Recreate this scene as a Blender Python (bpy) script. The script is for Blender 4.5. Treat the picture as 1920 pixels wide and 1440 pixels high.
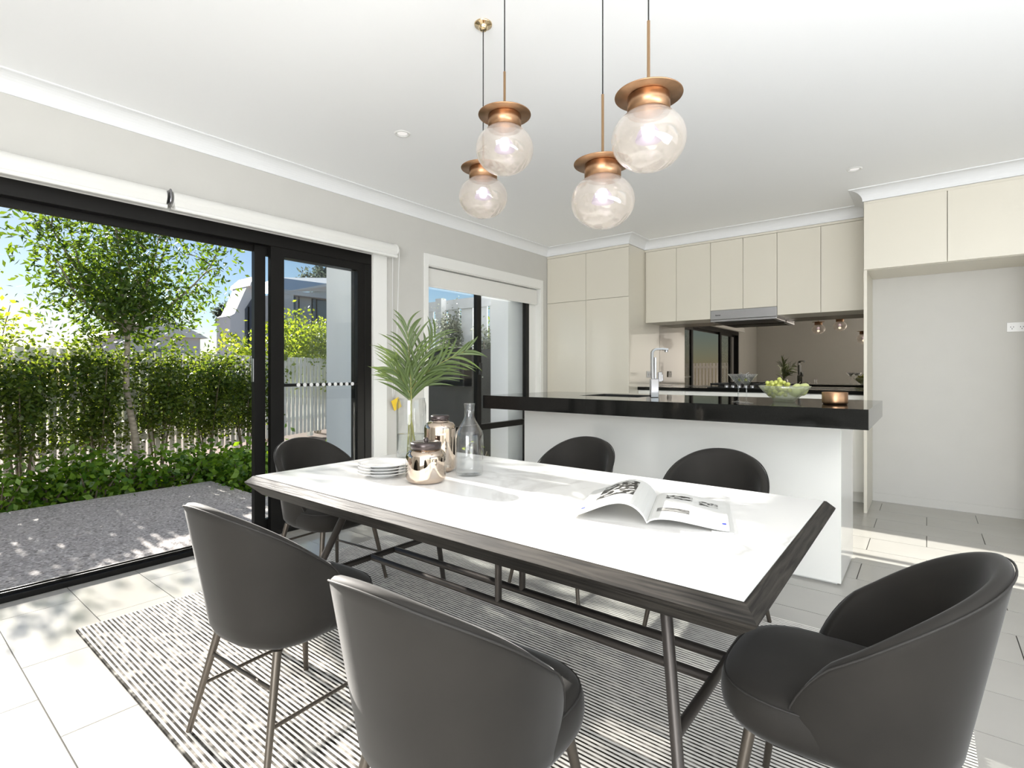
import bpy, math, random
import numpy as np
from mathutils import Vector, Matrix
PI = math.pi
random.seed(7); np.random.seed(7)
for o in list(bpy.data.objects): bpy.data.objects.remove(o)
scene = bpy.context.scene
COL = scene.collection

# ------------------------------------------------------------------ camera, sky, sun, lights
cam_d = bpy.data.cameras.new('camera'); cam = bpy.data.objects.new('camera', cam_d); COL.objects.link(cam)
cam_d.sensor_width = 36.0; cam_d.lens = 981.0/1920*36; cam_d.shift_y = -23.0/1920; cam_d.clip_start = 0.02; cam_d.clip_end = 500
cam.location = (0, 0, 1.13); cam.rotation_euler = (PI/2, 0, math.radians(38.4))
scene.camera = cam
scene.cycles.transparent_max_bounces = 32; scene.cycles.max_bounces = 12; scene.cycles.diffuse_bounces = 6; scene.cycles.glossy_bounces = 6

SUN_EL, SUN_AZ = math.radians(21.2), math.radians(-2.0)     # light travels towards +X, turned SUN_AZ towards +Y
world = bpy.data.worlds.new('world'); scene.world = world; world.use_nodes = True
wn = world.node_tree; wn.nodes.clear()
sky = wn.nodes.new('ShaderNodeTexSky'); sky.sky_type = 'NISHITA'; sky.sun_disc = False
sky.sun_elevation = SUN_EL; sky.sun_rotation = math.radians(270) - SUN_AZ; sky.air_density = 1.0; sky.dust_density = 0.14; sky.ozone_density = 3.0
bg = wn.nodes.new('ShaderNodeBackground'); bg.inputs['Strength'].default_value = 0.10
wo = wn.nodes.new('ShaderNodeOutputWorld'); wn.links.new(sky.outputs[0], bg.inputs[0]); wn.links.new(bg.outputs[0], wo.inputs[0])

def lamp(name, kind, loc, energy, color=(1, 1, 1), rot=(0, 0, 0), **kw):
    d = bpy.data.lights.new(name, kind); d.energy = energy; d.color = color
    for k, v in kw.items(): setattr(d, k, v)
    o = bpy.data.objects.new(name, d); COL.objects.link(o); o.location = loc; o.rotation_euler = rot
    return o
sun_dir = Vector((math.cos(SUN_AZ)*math.cos(SUN_EL), math.sin(SUN_AZ)*math.cos(SUN_EL), -math.sin(SUN_EL)))
sun = lamp('sun', 'SUN', (-20, 0, 10), 19.0, (1.0, 0.95, 0.88), angle=math.radians(0.6))
sun.rotation_euler = sun_dir.to_track_quat('-Z', 'Y').to_euler()
# added fill lamps out of frame: stand-ins for daylight and an upward ceiling bounce
lamp('fill_rear', 'AREA', (0.9, -2.95, 1.25), 180, (0.97, 0.985, 1.0), (math.radians(102), 0, 0), shape='RECTANGLE', size=2.6, size_y=2.1)
lamp('fill_ceiling', 'AREA', (1.4, 0.2, 0.8), 112, (0.95, 0.975, 1.0), (PI, 0, 0), shape='RECTANGLE', size=1.6, size_y=2.4)
lamp('fill_hall', 'AREA', (2.32, 1.9, 1.2), 28, (0.96, 0.98, 1.0), (0, math.radians(115), 0), shape='RECTANGLE', size=2.1, size_y=3.2)
scene.view_settings.view_transform = 'Standard'
try: scene.view_settings.look = 'None'
except Exception: pass
scene.view_settings.gamma = 1.0; scene.view_settings.use_curve_mapping = False
scene.view_settings.exposure = 0.13

# ------------------------------------------------------------------ helpers
def put(o, parent=None):
    COL.objects.link(o)
    if parent is not None: o.parent = parent
    return o
def tag(o, label=None, cat=None, group=None, kind=None):
    if label: o['label'] = label
    if cat: o['category'] = cat
    if group: o['group'] = group
    if kind: o['kind'] = kind
    return o
def thing(name, label, cat, loc=(0, 0, 0), rz=0.0, group=None):
    o = bpy.data.objects.new(name, None); o.empty_display_size = 0.05
    COL.objects.link(o); o.location = loc; o.rotation_euler = (0, 0, rz)
    return tag(o, label, cat, group)
def struct_empty(name, loc=(0, 0, 0)):
    o = bpy.data.objects.new(name, None); COL.objects.link(o); o.location = loc; o['kind'] = 'structure'; return o
def copy_tree(o, parent=None):
    c = o.copy(); COL.objects.link(c)
    if parent is not None: c.parent = parent
    for ch in list(o.children): copy_tree(ch, c)
    return c

class MB:
    def __init__(self): self.v = []; self.f = []; self.s = []
    def add(self, verts, faces, smooth=False):
        n = len(self.v); self.v += [tuple(p) for p in verts]
        self.f += [tuple(i+n for i in f) for f in faces]; self.s += [smooth]*len(faces); return self
    def box(self, x0, x1, y0, y1, z0, z1):
        return self.add([(x0,y0,z0),(x1,y0,z0),(x1,y1,z0),(x0,y1,z0),(x0,y0,z1),(x1,y0,z1),(x1,y1,z1),(x0,y1,z1)],
            [(3,2,1,0),(4,5,6,7),(0,1,5,4),(1,2,6,5),(2,3,7,6),(3,0,4,7)])
    def tube(self, p0, p1, r0, r1=None, n=12, caps=True):
        r1 = r0 if r1 is None else r1
        p0, p1 = Vector(p0), Vector(p1); d = (p1-p0).normalized()
        a = d.orthogonal().normalized(); b = d.cross(a)
        vs = []
        for p, r in ((p0, r0), (p1, r1)):
            for i in range(n):
                t = 2*PI*i/n; vs.append(p + a*(r*math.cos(t)) + b*(r*math.sin(t)))
        self.add(vs, [(i, (i+1) % n, n+(i+1) % n, n+i) for i in range(n)], True)
        if caps: self.add(vs, [tuple(reversed(range(n))), tuple(range(n, 2*n))])
        return self
    def path(self, pts, rad, n=8, caps=True):
        P = [Vector(p) for p in pts]; m = len(P)
        R = rad if isinstance(rad, (list, tuple)) else [rad]*m
        vs = []; a = None
        for k in range(m):
            d = (P[min(k+1, m-1)] - P[max(k-1, 0)]).normalized()
            a = d.orthogonal().normalized() if a is None else (a - d*a.dot(d)).normalized()
            b = d.cross(a)
            for i in range(n):
                t = 2*PI*i/n; vs.append(P[k] + a*(R[k]*math.cos(t)) + b*(R[k]*math.sin(t)))
        fs = [(k*n+i, k*n+(i+1) % n, (k+1)*n+(i+1) % n, (k+1)*n+i) for k in range(m-1) for i in range(n)]
        self.add(vs, fs, True)
        if caps: self.add(vs, [tuple(reversed(range(n))), tuple(range((m-1)*n, m*n))])
        return self
    def lathe(self, prof, n=32, c=(0, 0, 0), shape=None):
        vs = []
        for (r, z) in prof:
            for i in range(n):
                t = 2*PI*i/n
                k = shape(t, z) if shape else 1.0
                vs.append((c[0]+r*k*math.cos(t), c[1]+r*k*math.sin(t), c[2]+z))
        m = len(prof)
        return self.add(vs, [(k*n+i, k*n+(i+1) % n, (k+1)*n+(i+1) % n, (k+1)*n+i) for k in range(m-1) for i in range(n)], True)
    def prism(self, poly, axis, a0, a1):
        def P(u, w, a):
            return (a, u, w) if axis == 'x' else ((u, a, w) if axis == 'y' else (u, w, a))
        n = len(poly); vs = [P(u, w, a0) for u, w in poly] + [P(u, w, a1) for u, w in poly]
        return self.add(vs, [tuple(reversed(range(n))), tuple(range(n, 2*n))] + [(i, (i+1) % n, n+(i+1) % n, n+i) for i in range(n)])
    def grid(self, pts, smooth=True, flip=False):
        m = len(pts); n = len(pts[0]); vs = [p for row in pts for p in row]
        fs = [(k*n+i, k*n+i+1, (k+1)*n+i+1, (k+1)*n+i) for k in range(m-1) for i in range(n-1)]
        return self.add(vs, [tuple(reversed(f)) for f in fs] if flip else fs, smooth)
    def mesh(self, name, mat):
        me = bpy.data.meshes.new(name); me.from_pydata(self.v, [], self.f)
        me.polygons.foreach_set('use_smooth', self.s); me.materials.append(mat); me.update(); return me
    def build(self, name, mat, parent=None, bevel=0.0, seg=2, label=None, kind=None):
        o = bpy.data.objects.new(name, self.mesh(name, mat)); put(o, parent)
        if bevel:
            b = o.modifiers.new('bevel', 'BEVEL'); b.width = bevel; b.segments = seg; b.limit_method = 'ANGLE'; b.angle_limit = 0.6
        if label: o['label'] = label
        if kind: o['kind'] = kind
        return o
def box(name, mat, x0, x1, y0, y1, z0, z1, parent=None, bevel=0.0, **k):
    return MB().box(x0, x1, y0, y1, z0, z1).build(name, mat, parent, bevel, **k)
def rep(o, parent, loc, rot=None, name=None):
    c = o.copy(); COL.objects.link(c); c.parent = parent; c.location = loc
    if rot is not None: c.rotation_euler = rot
    return c

# ------------------------------------------------------------------ materials
def new_mat(name):
    m = bpy.data.materials.new(name); m.use_nodes = True; nt = m.node_tree
    return m, nt, nt.nodes['Principled BSDF'], nt.nodes['Material Output']
def mat(name, col, rough=0.5, metal=0.0, var=0.0, vscale=8.0, bump=0.0, bscale=200.0, coat=0.0, sheen=0.0, spec=0.5, stretch=None):
    m, nt, b, out = new_mat(name)
    b.inputs['Base Color'].default_value = (*col, 1); b.inputs['Roughness'].default_value = rough
    b.inputs['Metallic'].default_value = metal; b.inputs['Coat Weight'].default_value = coat; b.inputs['Coat Roughness'].default_value = 0.03
    b.inputs['Sheen Weight'].default_value = sheen; b.inputs['Sheen Roughness'].default_value = 0.4
    b.inputs['Specular IOR Level'].default_value = spec
    tc = nt.nodes.new('ShaderNodeTexCoord'); src = tc.outputs['Object']
    if stretch:
        mp = nt.nodes.new('ShaderNodeMapping'); mp.inputs['Scale'].default_value = stretch
        nt.links.new(src, mp.inputs['Vector']); src = mp.outputs[0]
    if var:
        n = nt.nodes.new('ShaderNodeTexNoise'); n.inputs['Scale'].default_value = vscale; n.inputs['Detail'].default_value = 6
        nt.links.new(src, n.inputs['Vector'])
        r = nt.nodes.new('ShaderNodeValToRGB')
        r.color_ramp.elements[0].position = 0.3; r.color_ramp.elements[1].position = 0.7
        r.color_ramp.elements[0].color = (*[max(0, c*(1-var)) for c in col], 1); r.color_ramp.elements[1].color = (*[min(1, c*(1+var)) for c in col], 1)
        nt.links.new(n.outputs['Fac'], r.inputs[0]); nt.links.new(r.outputs[0], b.inputs['Base Color'])
    if bump:
        n2 = nt.nodes.new('ShaderNodeTexNoise'); n2.inputs['Scale'].default_value = bscale; n2.inputs['Detail'].default_value = 3
        nt.links.new(src, n2.inputs['Vector'])
        bp = nt.nodes.new('ShaderNodeBump'); bp.inputs['Strength'].default_value = bump; bp.inputs['Distance'].default_value = 0.004
        nt.links.new(n2.outputs['Fac'], bp.inputs['Height']); nt.links.new(bp.outputs[0], b.inputs['Normal'])
    return m
def emit(name, col, strength):
    m, nt, b, out = new_mat(name); nt.nodes.remove(b)
    e = nt.nodes.new('ShaderNodeEmission'); e.inputs[0].default_value = (*col, 1); e.inputs[1].default_value = strength
    nt.links.new(e.outputs[0], out.inputs[0]); return m
def thin_glass(name, tint=(0.96, 0.97, 0.97), refl=1.0, blend=0.25, haze=0.0, hazecol=(1, 1, 1), rough=0.0, wave=0.0):
    # thin-walled glass: clear transmission plus a fresnel reflection, optionally a milky body
    m, nt, b, out = new_mat(name); nt.nodes.remove(b)
    t = nt.nodes.new('ShaderNodeBsdfTransparent'); t.inputs[0].default_value = (*tint, 1)
    g = nt.nodes.new('ShaderNodeBsdfGlossy'); g.inputs['Color'].default_value = (refl, refl, refl, 1); g.inputs['Roughness'].default_value = rough
    lw = nt.nodes.new('ShaderNodeLayerWeight'); lw.inputs[0].default_value = 0.5
    pw = nt.nodes.new('ShaderNodeMath'); pw.operation = 'POWER'; nt.links.new(lw.outputs['Facing'], pw.inputs[0]); pw.inputs[1].default_value = 3.6
    ml = nt.nodes.new('ShaderNodeMath'); ml.operation = 'MULTIPLY_ADD'; nt.links.new(pw.outputs[0], ml.inputs[0]); ml.inputs[1].default_value = 0.75; ml.inputs[2].default_value = blend*0.2
    mx = nt.nodes.new('ShaderNodeMixShader'); nt.links.new(ml.outputs[0], mx.inputs[0])
    nt.links.new(t.outputs[0], mx.inputs[1]); nt.links.new(g.outputs[0], mx.inputs[2]); last = mx
    if wave:
        tc = nt.nodes.new('ShaderNodeTexCoord'); n = nt.nodes.new('ShaderNodeTexNoise'); n.inputs['Scale'].default_value = 11; n.inputs['Detail'].default_value = 1
        bp = nt.nodes.new('ShaderNodeBump'); bp.inputs['Strength'].default_value = wave; bp.inputs['Distance'].default_value = 0.03
        nt.links.new(tc.outputs['Object'], n.inputs['Vector']); nt.links.new(n.outputs['Fac'], bp.inputs['Height']); nt.links.new(bp.outputs[0], g.inputs['Normal'])
    if haze:
        d = nt.nodes.new('ShaderNodeBsdfDiffuse'); d.inputs[0].default_value = (*hazecol, 1)
        tl = nt.nodes.new('ShaderNodeBsdfTranslucent'); tl.inputs[0].default_value = (*hazecol, 1)
        m2 = nt.nodes.new('ShaderNodeMixShader'); m2.inputs[0].default_value = 0.5
        nt.links.new(d.outputs[0], m2.inputs[1]); nt.links.new(tl.outputs[0], m2.inputs[2])
        m3 = nt.nodes.new('ShaderNodeMixShader'); m3.inputs[0].default_value = haze
        nt.links.new(mx.outputs[0], m3.inputs[1]); nt.links.new(m2.outputs[0], m3.inputs[2]); last = m3
    nt.links.new(last.outputs[0], out.inputs[0]); return m
def leaf_mat(name, c0, c1, trans=0.45, rough=0.35, scale=3.0):
    m, nt, b, out = new_mat(name)
    geo = nt.nodes.new('ShaderNodeNewGeometry')
    r = nt.nodes.new('ShaderNodeValToRGB'); r.color_ramp.elements[0].color = (*c0, 1); r.color_ramp.elements[1].color = (*c1, 1)
    nt.links.new(geo.outputs['Random Per Island'], r.inputs[0]); nt.links.new(r.outputs[0], b.inputs['Base Color'])
    b.inputs['Roughness'].default_value = rough
    t = nt.nodes.new('ShaderNodeBsdfTranslucent')
    hs = nt.nodes.new('ShaderNodeHueSaturation'); hs.inputs['Hue'].default_value = 0.475; hs.inputs['Value'].default_value = 1.7; hs.inputs['Saturation'].default_value = 1.1
    nt.links.new(r.outputs[0], hs.inputs['Color']); nt.links.new(hs.outputs[0], t.inputs[0])
    mx = nt.nodes.new('ShaderNodeMixShader'); mx.inputs[0].default_value = trans
    nt.links.new(b.outputs[0], mx.inputs[1]); nt.links.new(t.outputs[0], mx.inputs[2]); nt.links.new(mx.outputs[0], out.inputs[0]); return m

M = {}
M['wall'] = mat('wall_paint', (0.57, 0.562, 0.535), 0.6, var=0.01, bump=0.03, bscale=300)
M['ceil'] = mat('ceiling_paint', (0.90, 0.91, 0.92), 0.7)
M['cornice'] = mat('ceiling_paint_dimmed', (0.78, 0.79, 0.80), 0.7)  # ceiling paint darkened for the cornice, shade put into the colour
M['trim'] = mat('white_trim', (0.80, 0.80, 0.78), 0.35)
M['blind'] = mat('blind_fabric', (0.74, 0.735, 0.71), 0.6, bump=0.05, bscale=500)
M['cream'] = mat('cream_gloss_panel', (0.70, 0.665, 0.575), 0.22, coat=0.35)
M['cream_top'] = mat('cream_satin_panel', (0.70, 0.665, 0.575), 0.35)
M['white_gloss'] = mat('white_gloss_panel', (0.90, 0.895, 0.855), 0.15, coat=0.4)
M['gap'] = mat('shadow_gap', (0.08, 0.075, 0.07), 0.7)
M['tile'] = mat('porcelain_tile', (0.42, 0.405, 0.375), 0.1, var=0.03, vscale=3, spec=0.6)
M['grout'] = mat('grout', (0.05, 0.046, 0.04), 0.9)
M['black_frame'] = mat('black_powdercoat', (0.005, 0.0045, 0.004), 0.4, spec=0.25)
M['stone'] = mat('black_stone', (0.010, 0.010, 0.009), 0.06, var=0.3, vscale=300, spec=0.22)
M['mirror'] = mat('smoked_mirror', (0.27, 0.24, 0.205), 0.0, metal=1.0)
M['steel'] = mat('brushed_steel', (0.42, 0.42, 0.43), 0.28, metal=1.0, var=0.05, vscale=40, stretch=(1, 30, 30))
M['chrome'] = mat('satin_chrome', (0.30, 0.30, 0.32), 0.12, metal=1.0)
M['dark'] = mat('dark_plastic', (0.015, 0.015, 0.015), 0.4)
M['white_plastic'] = mat('white_plastic', (0.75, 0.75, 0.75), 0.3)
M['velvet'] = mat('taupe_velvet', (0.019, 0.017, 0.0145), 0.7, var=0.18, vscale=5, sheen=0.14, bump=0.05, bscale=900, spec=0.25)
M['piping'] = mat('dark_piping', (0.022, 0.02, 0.018), 0.7)
M['bronze_leg'] = mat('bronze_metal', (0.125, 0.108, 0.09), 0.38, metal=0.75)
M['table_leg'] = mat('graphite_metal', (0.075, 0.066, 0.06), 0.4, metal=0.6)
M['copper'] = mat('brushed_copper', (0.42, 0.25, 0.145), 0.36, metal=1.0, var=0.12, vscale=6, stretch=(6, 6, 0.3))
M['brass'] = mat('brushed_brass', (0.56, 0.36, 0.20), 0.3, metal=1.0)
M['brass_light'] = mat('polished_brass', (0.74, 0.58, 0.36), 0.12, metal=1.0)
M['cord'] = mat('black_cord', (0.015, 0.015, 0.016), 0.6)
M['rose'] = mat('rose_gold_glass', (0.60, 0.50, 0.41), 0.02, metal=1.0)
M['lid'] = mat('dark_bronze_lid', (0.075, 0.06, 0.058), 0.25, metal=0.7)
M['plate'] = mat('white_porcelain', (0.80, 0.80, 0.79), 0.12, coat=0.5)
M['glass'] = thin_glass('window_glass', (0.95, 0.965, 0.965), 0.8, 0.12)
M['clear'] = thin_glass('clear_glass', (0.965, 0.97, 0.97), 0.9, 0.22)
M['globe'] = thin_glass('pendant_glass', (0.93, 0.915, 0.89), 1.0, 0.3, haze=0.19, hazecol=(0.74, 0.71, 0.67), wave=0.7)
M['cut_glass'] = thin_glass('cut_glass', (0.93, 0.95, 0.9), 1.0, 0.5, haze=0.22, hazecol=(0.72, 0.74, 0.62), wave=1.0)
M['water'] = thin_glass('water', (0.95, 0.97, 0.95), 0.6, 0.2)
M['bulb'] = emit('lit_bulb', (1.0, 0.93, 0.82), 9.0)
M['violet'] = thin_glass('violet_glass', (0.55, 0.50, 0.70), 0.6, 0.25, haze=0.35, hazecol=(0.45, 0.40, 0.62))
M['down'] = emit('downlight_lens', (1.0, 0.97, 0.92), 0.85)
M['yellow'] = mat('yellow_tag', (0.80, 0.55, 0.02), 0.5)
M['paper'] = mat('magazine_paper', (0.62, 0.62, 0.60), 0.35)
M['render'] = mat('white_render', (0.74, 0.755, 0.78), 0.8, bump=0.1, bscale=120)
M['fence'] = mat('white_fence_paint', (0.82, 0.81, 0.77), 0.6, var=0.06, vscale=12)
M['fence_grey'] = mat('grey_fence_paint', (0.62, 0.64, 0.66), 0.6, var=0.05, vscale=9)
M['charcoal'] = mat('charcoal_wall', (0.055, 0.055, 0.055), 0.6, var=0.3, vscale=60)
M['mulch'] = mat('mulch', (0.10, 0.055, 0.035), 0.95, var=0.6, vscale=40, bump=1.0, bscale=60)
M['bark'] = mat('bark', (0.30, 0.265, 0.21), 0.85, var=0.35, vscale=14, bump=0.5, bscale=50, stretch=(1, 1, 3))
M['twig'] = mat('shrub_stem', (0.16, 0.13, 0.09), 0.85, var=0.3, vscale=20)
M['leaf_tree'] = leaf_mat('tree_leaf', (0.030, 0.075, 0.012), (0.10, 0.165, 0.022), 0.42)
M['leaf_hedge'] = leaf_mat('hedge_leaf', (0.030, 0.070, 0.012), (0.14, 0.20, 0.03), 0.45)
M['leaf_low'] = leaf_mat('groundcover_leaf', (0.04, 0.11, 0.012), (0.17, 0.30, 0.03), 0.35, 0.25)
M['leaf_light'] = leaf_mat('light_leaf', (0.12, 0.20, 0.025), (0.27, 0.34, 0.05), 0.45)
M['leaf_grey'] = leaf_mat('greygreen_leaf', (0.10, 0.12, 0.085), (0.30, 0.32, 0.27), 0.3, 0.25)
M['leaf_far'] = leaf_mat('far_tree_leaf', (0.05, 0.07, 0.06), (0.12, 0.15, 0.11), 0.3)
M['grass'] = leaf_mat('grass_blade', (0.07, 0.16, 0.012), (0.19, 0.34, 0.03), 0.4)
M['palm'] = leaf_mat('palm_leaflet', (0.016, 0.034, 0.008), (0.11, 0.165, 0.04), 0.15, 0.35)
M['stem'] = mat('palm_stem', (0.22, 0.22, 0.05), 0.45, var=0.3, vscale=20)
M['grape'] = mat('green_grape', (0.50, 0.53, 0.12), 0.25, coat=0.3)
M['pear'] = mat('green_pear', (0.52, 0.56, 0.24), 0.35, var=0.1, vscale=30)
M['olive'] = mat('olive', (0.30, 0.33, 0.08), 0.3)
M['roof'] = mat('pale_metal_roof', (0.9, 0.9, 0.9), 0.5)
M['far_glass'] = mat('far_window_glass', (0.10, 0.115, 0.14), 0.1, spec=0.8)
M['far_curtain'] = mat('far_curtain', (0.50, 0.52, 0.56), 0.7)

def tune_patio():
    m, nt, b, out = new_mat('exposed_aggregate'); tc = nt.nodes.new('ShaderNodeTexCoord')
    v = nt.nodes.new('ShaderNodeTexVoronoi'); v.inputs['Scale'].default_value = 75
    r = nt.nodes.new('ShaderNodeValToRGB')
    cs = [(0.0, (0.20, 0.175, 0.16)), (0.3, (0.50, 0.465, 0.45)), (0.6, (0.34, 0.305, 0.29)), (1.0, (0.68, 0.64, 0.62))]
    r.color_ramp.elements[0].position, r.color_ramp.elements[0].color = cs[0][0], (*cs[0][1], 1)
    r.color_ramp.elements[1].position, r.color_ramp.elements[1].color = cs[3][0], (*cs[3][1], 1)
    for p, c in cs[1:3]: e = r.color_ramp.elements.new(p); e.color = (*c, 1)
    bp = nt.nodes.new('ShaderNodeBump'); bp.inputs['Strength'].default_value = 0.6; bp.inputs['Distance'].default_value = 0.006
    sx = nt.nodes.new('ShaderNodeSeparateColor')
    nt.links.new(tc.outputs['Object'], v.inputs['Vector']); nt.links.new(v.outputs['Color'], sx.inputs[0]); nt.links.new(sx.outputs[0], r.inputs[0])
    nt.links.new(r.outputs[0], b.inputs['Base Color']); nt.links.new(v.outputs['Distance'], bp.inputs['Height']); nt.links.new(bp.outputs[0], b.inputs['Normal'])
    b.inputs['Roughness'].default_value = 0.8; return m
M['aggregate'] = tune_patio()

def marble():
    m, nt, b, out = new_mat('white_marble'); tc = nt.nodes.new('ShaderNodeTexCoord')
    n = nt.nodes.new('ShaderNodeTexNoise'); n.inputs['Scale'].default_value = 1.6; n.inputs['Detail'].default_value = 8; n.inputs['Distortion'].default_value = 1.2
    r = nt.nodes.new('ShaderNodeValToRGB'); e = r.color_ramp.elements
    e[0].position = 0.46; e[0].color = (0.80, 0.79, 0.77, 1); e[1].position = 0.54; e[1].color = (0.80, 0.79, 0.77, 1)
    k = e.new(0.5); k.color = (0.67, 0.655, 0.635, 1)
    nt.links.new(tc.outputs['Object'], n.inputs['Vector']); nt.links.new(n.outputs['Fac'], r.inputs[0]); nt.links.new(r.outputs[0], b.inputs['Base Color'])
    b.inputs['Roughness'].default_value = 0.22; return m
M['marble'] = marble()
def oak(stretch):
    m, nt, b, out = new_mat('dark_stained_oak'); tc = nt.nodes.new('ShaderNodeTexCoord'); mp = nt.nodes.new('ShaderNodeMapping')
    mp.inputs['Scale'].default_value = stretch
    n = nt.nodes.new('ShaderNodeTexNoise'); n.inputs['Scale'].default_value = 3; n.inputs['Detail'].default_value = 9; n.inputs['Distortion'].default_value = 0.6
    r = nt.nodes.new('ShaderNodeValToRGB'); e = r.color_ramp.elements
    e[0].position = 0.38; e[0].color = (0.012, 0.0105, 0.009, 1); e[1].position = 0.66; e[1].color = (0.042, 0.037, 0.031, 1)
    bp = nt.nodes.new('ShaderNodeBump'); bp.inputs['Strength'].default_value = 0.5; bp.inputs['Distance'].default_value = 0.003
    nt.links.new(tc.outputs['Object'], mp.inputs[0]); nt.links.new(mp.outputs[0], n.inputs['Vector']); nt.links.new(n.outputs['Fac'], r.inputs[0])
    nt.links.new(r.outputs[0], b.inputs['Base Color']); nt.links.new(n.outputs['Fac'], bp.inputs['Height']); nt.links.new(bp.outputs[0], b.inputs['Normal'])
    b.inputs['Roughness'].default_value = 0.6; b.inputs['Specular IOR Level'].default_value = 0.2; return m
M['oak_x'] = oak((2, 40, 40)); M['oak_y'] = oak((40, 2, 40))
RUG_P = 0.0156
def rug_mat():
    m, nt, b, out = new_mat('striped_rug'); tc = nt.nodes.new('ShaderNodeTexCoord'); sp = nt.nodes.new('ShaderNodeSeparateXYZ')
    nt.links.new(tc.outputs['Object'], sp.inputs[0])
    def math_n(op, a, bb=None):
        n = nt.nodes.new('ShaderNodeMath'); n.operation = op
        for i, s in enumerate((a, bb)):
            if s is None: continue
            if isinstance(s, (int, float)): n.inputs[i].default_value = s
            else: nt.links.new(s, n.inputs[i])
        return n.outputs[0]
    row = math_n('DIVIDE', sp.outputs[1], RUG_P); fl = math_n('FLOOR', row); fr = math_n('SUBTRACT', row, fl)
    band = math_n('LESS_THAN', fr, 0.50)
    cmb = nt.nodes.new('ShaderNodeCombineXYZ')
    nt.links.new(math_n('MULTIPLY', sp.outputs[0], 16.0), cmb.inputs[0]); nt.links.new(math_n('MULTIPLY', fl, 3.71), cmb.inputs[1])
    n1 = nt.nodes.new('ShaderNodeTexNoise'); n1.inputs['Scale'].default_value = 1.0; n1.inputs['Detail'].default_value = 4; nt.links.new(cmb.outputs[0], n1.inputs['Vector'])
    r1 = nt.nodes.new('ShaderNodeValToRGB'); r1.color_ramp.elements[0].position = 0.47; r1.color_ramp.elements[0].color = (0.03, 0.027, 0.023, 1)
    r1.color_ramp.elements[1].position = 0.66; r1.color_ramp.elements[1].color = (0.34, 0.32, 0.29, 1); nt.links.new(n1.outputs['Fac'], r1.inputs[0])
    mx = nt.nodes.new('ShaderNodeMix'); mx.data_type = 'RGBA'; nt.links.new(band, mx.inputs[0]); mx.inputs[6].default_value = (0.70, 0.675, 0.63, 1)
    nt.links.new(r1.outputs[0], mx.inputs[7]); nt.links.new(mx.outputs[2], b.inputs['Base Color'])
    n3 = nt.nodes.new('ShaderNodeTexNoise'); n3.inputs['Scale'].default_value = 500; nt.links.new(tc.outputs['Object'], n3.inputs['Vector'])
    bp = nt.nodes.new('ShaderNodeBump'); bp.inputs['Strength'].default_value = 0.4; bp.inputs['Distance'].default_value = 0.002
    nt.links.new(n3.outputs['Fac'], bp.inputs['Height']); nt.links.new(bp.outputs[0], b.inputs['Normal'])
    b.inputs['Roughness'].default_value = 0.95; b.inputs['Specular IOR Level'].default_value = 0.1; return m
M['rug'] = rug_mat()
def print_mat(name, scale, lo=0.45, hi=0.55, dark=(0.03, 0.03, 0.028), light=(0.5, 0.5, 0.48)):
    m, nt, b, out = new_mat(name); tc = nt.nodes.new('ShaderNodeTexCoord')
    n = nt.nodes.new('ShaderNodeTexNoise'); n.inputs['Scale'].default_value = scale; n.inputs['Detail'].default_value = 3
    r = nt.nodes.new('ShaderNodeValToRGB'); r.color_ramp.elements[0].position = lo; r.color_ramp.elements[1].position = hi
    r.color_ramp.elements[0].color = (*dark, 1); r.color_ramp.elements[1].color = (*light, 1)
    nt.links.new(tc.outputs['Object'], n.inputs['Vector']); nt.links.new(n.outputs['Fac'], r.inputs[0]); nt.links.new(r.outputs[0], b.inputs['Base Color'])
    b.inputs['Roughness'].default_value = 0.4; return m
M['photo_print'] = print_mat('printed_photo', 45, 0.50, 0.60, (0.012, 0.012, 0.011))
M['sketch_print'] = print_mat('printed_sketch', 60, 0.44, 0.52, (0.012, 0.012, 0.011))
M['grey_print'] = print_mat('printed_grey_photo', 40, 0.35, 0.65, (0.02, 0.02, 0.018), (0.28, 0.28, 0.27))
M['blue_print'] = mat('printed_blue', (0.03, 0.05, 0.45), 0.5)

# ------------------------------------------------------------------ room shell
XL, CZ, CB = -3.53, 2.58, 2.49          # left wall, ceiling, underside of the cornice
XR, YF = 2.4, -3.0                       # unseen right and front walls
YB, YU, YT, YFR, YREC = 5.95, 5.52, 5.12, 5.03, 5.58   # back wall, upper doors, tall doors, fridge cabinet doors, recess wall
XT, XP = -2.48, -0.395                   # right end of the tall unit, left face of the fridge panel

floor = box('floor', M['grout'], XL-0.2, XR+0.2, YF-0.2, 6.15, -0.2, -0.0035, kind='structure')
tile0 = MB().box(-0.298, 0.298, -0.148, 0.148, -0.0032, 0.0).build('tile', M['tile'], floor)
first = True
for k in range(-1, 19):
    y = 0.1 + 0.3*k + 0.15
    if y > 5.5: continue
    off = 0.3 if k % 2 else 0.0
    for i in range(-7, 5):
        x = off + 0.6*i + 0.3
        if x < XL+0.32 or x > 1.95: continue
        if first: tile0.location = (x, y, 0); first = False
        else: rep(tile0, floor, (x, y, 0))
thresh0 = None
for k in range(0, 10):                    # the cut tiles along the sill
    y = 0.1 + 0.3*k + 0.15
    x1 = -3.3015 if k % 2 else -3.3015+0.3
    x1 = -3.3 if k % 2 else -3.0
    # narrow strip then an ordinary cut tile
    MB().box(XL+0.002, XL+0.07, y-0.1485, y+0.1485, -0.0032, 0).build('threshold_tile', M['tile'], floor)
    if k % 2 == 0: MB().box(XL+0.073, -3.0015, y-0.1485, y+0.1485, -0.0032, 0).build('cut_tile', M['tile'], floor)
    else: MB().box(XL+0.073, -3.3015, y-0.1485, y+0.1485, -0.0032, 0).build('cut_tile', M['tile'], floor)
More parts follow.
